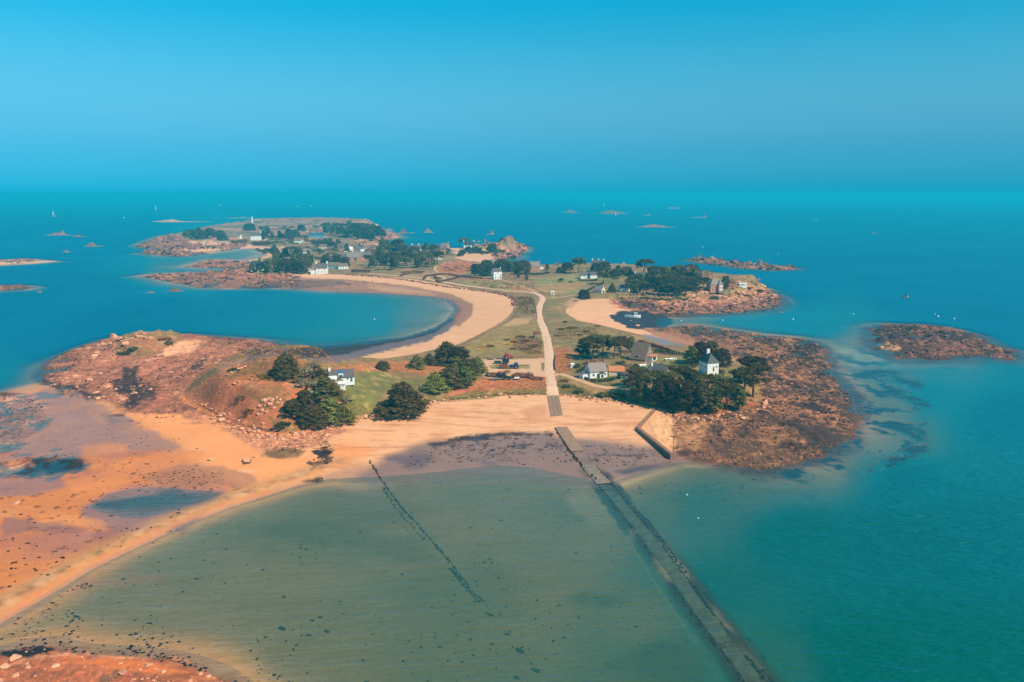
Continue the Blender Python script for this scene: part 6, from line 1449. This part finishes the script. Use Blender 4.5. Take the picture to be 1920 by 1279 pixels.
# weed clumps on the seabed and flats: uncountable dark spots
def weeds(name, polys, m, seed):
    r = np.random.default_rng(seed); out = []
    for poly, n, (a, b) in polys:
        P = np.array(poly, float); x = r.uniform(P[:, 0].min(), P[:, 0].max(), n * 4); y = r.uniform(P[:, 1].min(), P[:, 1].max(), n * 4)
        s_ = (sdist(poly, x, y) > 0) & (fbm(x, y, 60, 2, 3) + r.uniform(-.5, .5, len(x)) > -.05); x = x[s_][:n]; y = y[s_][:n]
        X, Y = unproj(x, y, 0); Z = terrain_h(X, Y); sz = r.uniform(0, 1, len(X)) ** 3 * (b - a) + a
        out.append(np.stack([X, Y, Z + .04, sz, np.full(len(X), .3)], 1))
    stone_cloud(name, np.concatenate(out), m, None, seed)
weeds('seaweed', [([(0,1165),(330,985),(620,900),(860,890),(1110,905),(1230,1040),(1360,1279),(1300,1330),(480,1330),(400,1260),(100,1215),(0,1220)], 900, (.10, .5)), ([(0,1180),(150,1090),(300,1130),(560,1279),(440,1279),(250,1228),(0,1215)], 420, (.12, .5)), ([(110,1226),(250,1228),(380,1255),(450,1285),(400,1250),(250,1218)], 260, (.12, .5)),
     ([(60,745),(200,770),(400,860),(330,980),(120,1080),(0,1110),(0,760)], 480, (.08, .6)), ([(220,890),(420,880),(420,915),(260,920)], 300, (.1, .45)), ([(780,840),(900,820),(1040,818),(1080,880),(900,868),(740,880)], 700, (.12, .55)), ([(1080,835),(1180,838),(1270,860),(1180,876),(1100,880)], 260, (.12, .5)),
     ([(1180,910),(1450,890),(1560,930),(1600,1020),(1300,1000)], 160, (.2, .8)), ([(1350,1100),(1600,1090),(1650,1250),(1450,1250)], 60, (.3, 1.0)), ([(800,770),(1020,765),(1020,800),(820,800)], 120, (.08, .22)), ([(1060,760),(1200,770),(1180,800),(1060,795)], 90, (.08, .22)),
     ([(206,716),(240,688),(264,686),(258,706),(300,728),(288,746),(248,768),(226,762)], 420, (.2, .7)), ([(452,660),(530,652),(560,660),(505,674),(450,684)], 260, (.2, .7)), ([(582,846),(612,836),(628,850),(600,864)], 160, (.15, .5)), ([(572,868),(612,860),(624,872),(590,882)], 160, (.15, .5)), ([(560,901),(600,894),(610,902),(575,908)], 80, (.12, .4)), ([(55,864),(120,852),(165,866),(150,882),(100,892)], 380, (.12, .5)), ([(0,735),(60,742),(85,760),(60,790),(20,840),(0,842)], 420, (.12, .5)), ([(500,850),(575,842),(560,862),(520,864)], 120, (.12, .4)), ([(800,834),(870,820),(1038,811),(1036,818),(880,828)], 320, (.12, .4)), ([(0,1224),(60,1212),(100,1218),(90,1230),(20,1238)], 200, (.1, .4)), ([(580,600),(830,590),(780,630),(560,655)], 120, (.2, .6)), ([(700,560),(840,565),(850,590),(760,590)], 160, (.2, .5))], mat('kelp', C(34, 34, 38), .7, .3, 1.0), 41)
for x, y, s_ in ((528,1173,1.6),(585,1158,.9),(600,1152,.9),(612,1178,1.2),(580,1186,.9),(920,1146,1.2),(950,1182,1.0),(974,1212,1.8),(1004,1248,1.6),(968,1262,1.1),(1058,1187,.7)):
    X, Y = unproj(x, y, 0); stone_me_ = stone_me[int(x) % 6]
    o = link(bpy.data.objects.new('weedy_rock', stone_me_)); o.location = (float(X), float(Y), float(terrain_h(X, Y)) + .1); o.scale = (s_ * .85, s_ * .42, .35); o.rotation_euler = (0, 0, R(-52) + (x % 7) * .12)
    props(o, 'dark weed-covered rock lying alone on the bed of the clear lagoon', 'rock', 'rocks on the lagoon bed')

# ---- sea stacks and skerries
def islet(px, py, wpx, h, label, spikes=1, seed=1, deep=.35, m='rocksea'):
    """rocky islet: ridged mound, width read in photo pixels"""
    X, Y = [float(v) for v in unproj(px, py, 0)]; sc_ = (py - Y0) / CAMH; rx = wpx / 2 / sc_; ry = max(rx * deep, h * .8)
    n, k = 28, 9; V = []; Fq = []; r = random.Random(seed); lob = [(r.uniform(-.55, .55), r.uniform(.25, .5), r.uniform(.5, 1)) for _ in range(spikes)]
    for j in range(k + 1):
        q = j / k
        for i in range(n):
            a = 6.2832 * i / n; x = q * math.cos(a); y = q * math.sin(a)
            z = max(sum(hh * math.exp(-((x - c) ** 2) / (w * w) - y * y / .16) for c, w, hh in lob), .22 * (1 - q)) * (1 - q ** 3)
            nz = float(ridged(np.array([x * 3 + seed]), np.array([y * 3 + seed * 2.3]), 1.0, 3, seed)[0])
            z = z * (.45 + .9 * nz) * h - (1.2 if j == k else .0) + (.25 * h * (nz - .4) * (1 - q)); wob = 1 + .22 * math.sin(3 * a + seed) + .12 * math.sin(7 * a + seed * 2)
            V.append((x * rx * wob, y * ry * wob, z))
    for j in range(k):
        for i in range(n): Fq.append((j * n + i, j * n + (i + 1) % n, (j + 1) * n + (i + 1) % n, (j + 1) * n + i))
    o = link(bpy.data.objects.new('rock_islet', np_mesh('rock_islet', V, Fq, M[m], False))); o.location = (X, Y, .1)
    props(o, label, 'islet'); return o
for q in ((115,441,70,4,'low dark reef carrying the blocky pale stack near the left frame edge',2,1,.3),(114,439,16,16,'blocky pale sea stack standing on the left-hand reef',1,2,.8),(150,444,30,4,'thin reef trailing right of the blocky stack',1,3),(178,462,40,6,'small dark reef midway between stack and peninsula',2,4),(124,473,18,4,'tiny reef left of the small dark reef',1,5),(100,406,14,8,'dark rock under the far white beacon on the left',1,6),
     (336,416,110,4.5,'long pale sandy islet beyond the outlying wooded point',3,7,.3,'rock'),(450,409,60,4,'faint low islet just left of the daymark',2,8,.3),(75,548,10,3,'tiny rock by the left frame islet',1,9),(283,549,20,2,'thin reddish reef awash in the bay mouth',1,10,.2),(330,546,40,2,'pinkish reef awash off the village point',2,11,.2),
     (1072,399,36,14,'pale craggy island, first from the left on the right horizon',2,12),(1150,401,56,13,'wide flat pale island on the right horizon',3,13),(1262,391,30,14,'pale two-humped island farthest out on the right horizon',2,14),(1213,404,14,12,'small conical rock between the right horizon islands',1,15),(1321,407,10,17,'upright pale stack right of the horizon islands',1,16),(1310,408,40,2,'low reef left of the upright stack',1,17),(1235,426,76,4.5,'long low pale reef in front of the horizon islands',3,18),
     (728,432,20,7,'flat-topped rock off the far wooded point',1,19),(750,438,26,7,'dark rock just off the rocky far point',2,20),(803,436,24,8,'rounded rock midway between far point and knoll',2,21),(770,437,16,4,'small rock awash between the two far rocks',1,22),(919,440,17,13,'conical rock standing off the knoll headland',1,23),(897,453,14,3,'low reef left of the knoll',1,24),(909,453,7,9,'thin upright rock beside the knoll',1,25),
     (1698,557,11,5.5,'small pointed rock alone in the open sea right of the headland',1,26,.8),(1422,524,9,2.5,'tiny rock off the headland tip',1,27),(1465,586,8,1.2,'reddish rock awash by the headland tip',1,28),(1250,508,24,4,'pink rocks off the back of the headland',2,29),(1165,498,46,4,'pink shore rocks behind the skyline chimneys house',2,30),
     (1340,487,20,9,'pale flat-topped crag on the long rock ridge',1,31,.5,'rock'),(1400,497,26,7,'pale jagged crag in the middle of the long rock ridge',2,32,.5),(1425,500,22,7,'jagged crag toward the end of the long rock ridge',2,33,.5),(1311,486,18,8,'dark crag at the near end of the long rock ridge',1,34,.5),(1530,413,12,2,'faint reef far out to the right',1,35),(1640,438,14,2,'faint reef awash far right',1,36)):
    islet(*q)
for px, py, h, lb in ((100,405,20,'white beacon tower on its rock near the left horizon'),(1132,387,24,'white beacon tower on the right horizon'),(1154,405,16,'slim beacon in front of the wide flat island'),(292,394,22,'white beacon far out left of the island')):
    X, Y = unproj(px, py, 0); daymark(px, py, h, lb, Vector((float(X), float(Y), 2)))

# ---- boats, buoys
def workboat():
    p = at(1186, 596); o = empty('work_boat', p, R(-8)); o.scale = (1, 1, 1); props(o, 'white work boat with mast and derrick lying aground on the dark harbour mud', 'boat')
    hull = MB(); prof = [(-6, 1.5, 1.7), (-3, 2.0, 1.6), (1, 2.0, 1.7), (4, 1.3, 2.0), (6.2, .1, 2.5)]; V = []
    for x, w, z in prof: V += [(x, -w, z), (x, -w * .75, .3), (x, 0, 0), (x, w * .75, .3), (x, w, z)]
    Fq = [(i * 5 + k, i * 5 + k + 1, (i + 1) * 5 + k + 1, (i + 1) * 5 + k) for i in range(4) for k in range(4)] + [(i * 5, (i + 1) * 5, (i + 1) * 5 + 4, i * 5 + 4) for i in range(4)] + [(0, 4, 3, 2, 1)]
    hull.add(V, Fq); hull.build('hull', M['whitep'], o)
    c = MB().box(1.0, 3.6, -1.1, 1.1, 1.5, 4.0).build('cabin', M['whitep'], o); MB().box(3.55, 3.66, -.9, .9, 2.8, 3.6).build('cabin_window', M['glass'], c); MB().box(1.3, 3.3, -1.16, -1.05, 2.8, 3.6).build('cabin_window', M['glass'], c)
    MB().tube([(.6, 0, 1.5), (.6, 0, 8.0)], [.14, .08], 6).build('mast', M['steel'], o); MB().tube([(.6, 0, 2.4), (-4.6, 0, 6.6)], [.12, .07], 6).build('derrick', M['steel'], o)
    MB().box(-5.2, -1.0, -1.3, 1.3, 1.55, 2.3).build('deck_gear', M['bluew'], o); MB().tube([(5.2, -.4, 1.9), (5.2, -.4, 3.4)], .06, 5).build('bow_rail', M['steel'], o)
workboat()
def dinghy(px, py, yaw, label, k=1.0, m='whitep'):
    p = at(px, py); o = empty('dinghy', (p.x, p.y, p.z + .05), R(yaw), k); props(o, label, 'boat'); V = []
    for x, w, z in [(-2.2, .75, .75), (-.8, .9, .7), (.8, .8, .8), (2.2, .05, 1.0)]: V += [(x, -w, z), (x, -w * .6, .05), (x, w * .6, .05), (x, w, z)]
    Fq = [(i * 4 + k_, i * 4 + k_ + 1, (i + 1) * 4 + k_ + 1, (i + 1) * 4 + k_) for i in range(3) for k_ in range(3)] + [(0, 3, 2, 1)]
    MB().add(V, Fq).build('hull', M[m], o); MB().box(-.9, -.6, -.8, .8, .5, .6).build('thwart', M['timber'], o)
dinghy(1258, 676, 10, 'white dinghy parked on the lawn before the tall white house', 1.5); dinghy(1203, 688, 30, 'white boat half hidden behind the outbuildings under the steep-roofed house', 1.4)
def buoy(px, py, label, k=1.0, m='buoy'):
    X, Y = [float(v) for v in unproj(px, py, 0)]; z = max(0, float(terrain_h(X, Y)))
    o = empty('mooring_buoy', (X, Y, z), 0, k); props(o, label, 'buoy', 'mooring buoys')
    MB().tube([(0, 0, -.35), (0, 0, -.1), (0, 0, .25), (0, 0, .5), (0, 0, .62)], [.25, .5, .55, .35, .08], 8).build('float', M[m], o, True); MB().tube([(0, 0, .55), (0, 0, 1.1)], .05, 5).build('staff', M['steel'], o)
for x, y, k, lb in ((1152,595,.7,'buoy lying on the mud left of the work boat'),(1183,603,.7,'buoy lying on the mud below the work boat'),(1277,602,1,'white buoy just off the harbour mud'),(1355,601,1,'white buoy midway along the headland shore'),(1487,599,1.2,'white buoy off the end of the headland'),(1600,589,1,'small buoy between headland and offshore reef'),(1753,589,.9,'smaller buoy of the pair above the offshore reef'),(1759,594,1.4,'larger buoy of the pair above the offshore reef'),(1789,598,1.2,'buoy above the seaward end of the offshore reef'),
     (1288,928,.5,'white buoy in the green water right of the causeway'),(1309,972,.4,'smaller white buoy closest to the causeway'),(928,907,.5,'small orange float in the lagoon'),(702,599,1.0,'pale buoy in the middle of the curved bay'),(232,409,5,'white buoy far out on the left sea'),(544,389,6,'white speck of a buoy near the horizon above the heath'),(1318,464,1.8,'pale buoy beyond the long rock ridge'),(1459,476,1.6,'pale buoy right of the long rock ridge')):
    buoy(x, y, lb, k, 'orange' if x == 928 else 'buoy')
for px, py, yaw, lb in ((557,388,0,'white motor boat on the horizon above the heath'),(582,388,5,'second white boat just right of the motor boat above the heath'),(412,386,0,'white boat on the horizon left of the island')):
    X, Y = [float(v) for v in unproj(px, py, 0)]; o = empty('motor_boat', (X, Y, 0), R(yaw), 3.0); props(o, lb, 'boat')
    V = []
    for x, w, z in [(-4, 1.2, 1), (0, 1.4, 1), (4, .1, 1.4)]: V += [(x, -w, z), (x, 0, -.4), (x, w, z)]
    MB().add(V, [(i * 3 + k, i * 3 + k + 1, i * 3 + k + 4, i * 3 + k + 3) for i in range(2) for k in range(2)] + [(0, 3, 5, 2), (3, 6, 8, 5), (0, 2, 1)]).build('hull', M['whitep'], o); MB().box(-2, 1, -.9, .9, .9, 2.3).build('cabin', M['whitep'], o)

# ---- tractors, trailers, cars
def wheel_me(rad, w):
    b = MB(); n = 14; V = []
    for s_ in (-w / 2, w / 2):
        for q in (rad, rad * .55):
            for i in range(n): a = 6.2832 * i / n; V.append((q * math.cos(a), s_, q * math.sin(a)))
    ix = lambda s_, q, i: s_ * 2 * n + q * n + i % n; Fq = []
    for i in range(n): Fq += [(ix(0, 0, i), ix(0, 0, i + 1), ix(1, 0, i + 1), ix(1, 0, i)), (ix(0, 0, i), ix(0, 1, i), ix(0, 1, i + 1), ix(0, 0, i + 1)), (ix(1, 0, i), ix(1, 0, i + 1), ix(1, 1, i + 1), ix(1, 1, i)), (ix(0, 1, i), ix(1, 1, i), ix(1, 1, i + 1), ix(0, 1, i + 1))]
    b.add(V, Fq); return b.mesh('tyre', M['tyre'])
WBIG, WMID, WSM = wheel_me(.9, .5), wheel_me(.62, .36), wheel_me(.4, .25)
rim = {k: MB().tube([(0, -w / 2 + .04, 0), (0, w / 2 - .04, 0)], q, 12).mesh('rim', M['steel']) for k, q, w in (('b', .5, .5), ('m', .35, .36), ('s', .22, .25))}
def wheel(o, x, y, k):
    me, z = {'b': (WBIG, .9), 'm': (WMID, .62), 's': (WSM, .4)}[k]; w = empty('wheel', (x, y, z)); w.parent = o
    child('tyre', me, w); child('rim', rim[k], w)
def tractor(px, py, yaw, m, label):
    o = empty('tractor', at(px, py), R(yaw), 1.12); props(o, label, 'tractor')
    MB().prism([(.2, .8), (2.6, .8), (2.6, 1.5), (2.3, 1.75), (.2, 1.85)], 'y', -.42, .42).build('bonnet', M[m], o)
    MB().box(-1.5, .4, -.4, .4, .6, 1.3).build('chassis', M['black'], o)
    c = MB().prism([(-1.5, 1.2), (.3, 1.2), (.2, 2.65), (-1.4, 2.65)], 'y', -.75, .75).build('cab', M['glass'], o); MB().prism([(-1.6, 2.65), (.35, 2.65), (.2, 2.85), (-1.5, 2.85)], 'y', -.85, .85).build('cab_roof', M[m], c)
    for s_ in (-1, 1): MB().prism([(-1.8, 1.6), (-1.4, 1.95), (-.5, 1.95), (-.1, 1.6)], 'y', s_ * .72 - .3, s_ * .72 + .3).build('mudguard', M[m], o)
    MB().tube([(1.2, -.5, 1.6), (1.2, -.5, 2.7)], .06, 6).build('exhaust', M['black'], o)
    for s_ in (-1, 1): wheel(o, -.95, s_ * .85, 'b'); wheel(o, 1.95, s_ * .75, 'm')
def trailer(px, py, yaw, L, m, side, label, name='trailer', cat='trailer'):
    o = empty(name, at(px, py), R(yaw), 1.1); props(o, label, cat)
    MB().box(-L / 2, L / 2, -1.1, 1.1, .75, .95).build('bed', M[m], o)
    if side:
        for a in ((-L / 2, L / 2, -1.1, -1.0), (-L / 2, L / 2, 1.0, 1.1), (-L / 2, -L / 2 + .1, -1, 1), (L / 2 - .1, L / 2, -1, 1)): MB().box(*a, .95, .95 + side).build('side_board', M[m], o)
    MB().tube([(L / 2, 0, .8), (L / 2 + 1.3, 0, .6)], .07, 5).build('drawbar', M['steel'], o)
    for x in (-.6, .5):
        for s_ in (-1, 1): wheel(o, x, s_ * 1.0, 's')
def car(px, py, yaw, m, label, name='car', cat='car'):
    o = empty(name, at(px, py), R(yaw)); props(o, label, cat)
    MB().prism([(-2.0, .35), (2.0, .35), (2.05, .8), (1.2, .95), (.6, 1.5), (-1.3, 1.5), (-2.0, 1.0)], 'y', -.85, .85).build('body', M[m], o)
    MB().prism([(1.1, .98), (.58, 1.44), (-1.2, 1.44), (-1.6, 1.02)], 'y', -.87, .87).build('side_glass', M['glass'], o)
    for x in (-1.25, 1.3):
        for s_ in (-1, 1): wheel(o, x, s_ * .75, 's')
tractor(952, 673, 15, 'red', 'red tractor at the top edge of the sandy car park'); trailer(940, 673, 0, 4.0, 'steel', 0, 'low grey boat trailer beside the upper red tractor'); trailer(922, 674, 5, 3.0, 'steel', .5, 'small grey trailer with red load at the car park corner')
trailer(933, 682, 0, 3.4, 'tgreen', .4, 'green trailer in the middle row of the car park'); trailer(948, 682, 0, 3.4, 'black', 1.3, 'dark slatted high-sided trailer beside the green one')
tractor(965, 691, 170, 'blue', 'bright blue tractor in front of the grass island'); trailer(944, 691, 0, 4.0, 'rust', .9, 'rusty brown high-sided trailer behind the blue tractor')
tractor(939, 709, -60, 'red', 'red tractor among the bracken below the car park'); tractor(947, 712, -20, 'tgreen', 'dark green tractor touching the lower red tractor'); trailer(929, 713, 0, 5.0, 'steel', 0, 'flat pale trailer in the bracken beside the red tractor'); trailer(921, 706, 5, 3.0, 'steel', .3, 'small pale trailer at the left end of the parked row')
car(968, 706, 80, 'black', 'small black vehicle beside the pinkish thicket'); trailer(969, 712, 80, 2.6, 'whitep', 0, 'little white trailer behind the small black vehicle'); car(915, 704, 95, 'black', 'dark vehicle at the edge of the cypress clump'); car(930, 704, 60, 'rust', 'rust-coloured vehicle in the bare thicket')
car(833, 523, 10, 'whitep', 'pale car parked in the banked field by the bay road'); dinghy(1078, 565, 30, 'small turquoise dinghy pulled up at the top of the harbour beach', 1.0, 'panel')
# poles and fence
def pole(px, py, h, label):
    o = empty('utility_pole', at(px, py)); props(o, label, 'pole', 'poles'); MB().tube([(0, 0, -.5), (0, 0, h)], [.16, .1], 6).build('post', M['timber'], o); MB().box(-.9, .9, -.06, .06, h - .6, h - .45).build('cross_arm', M['timber'], o)
pole(828, 523, 9, 'utility pole beside the pale parked car'); pole(752, 512, 10, 'utility pole at the end of the village pines'); pole(1266, 683, 8, 'thin flagpole-like pole on the lawn hedge'); pole(627, 484, 11, 'utility pole in the village field')
f0 = at(920, 671); fn = empty('post_fence', f0); props(fn, 'low post fence along the top edge of the car park', 'fence'); post_me = MB().box(-.09, .09, -.09, .09, -.3, 1.0).mesh('post', M['timber'])
for k in range(34):
    q = at(908 + k * 3.3, 671.5 - .02 * k); child('post', post_me, fn, q - f0)
# low walls by the village and the point
def drywall(pts, label, h=1.2, w=.6, m='wallstone'):
    P = [at(*p) for p in pts]; o = empty('stone_wall', P[0]); props(o, label, 'wall'); P = resample(P, 3.0)
    for a, b in zip(P[:-1], P[1:]):
        wall_seg(a, b, w, min(a.z, b.z) - .4, a.z + h, b.z + h, 'wall_section', M[m], o)
drywall([(1088,706),(1096,710),(1106,714)], 'dark low wall in front of the cottage annex'); drywall([(1044,668),(1041,680),(1042,695)], 'low stone wall along the right side of the road'); drywall([(1175,697),(1190,694),(1210,692)], 'low tan wall between outbuilding and grove'); drywall([(1000,560),(1005,580),(1007,598)], 'low kerb wall on the left side of the road bend', .5)
drywall([(966,576),(964,586),(956,596),(935,610),(905,626)], 'pale low sea wall curving along the top of the bay beach', .9, .7, 'conc')
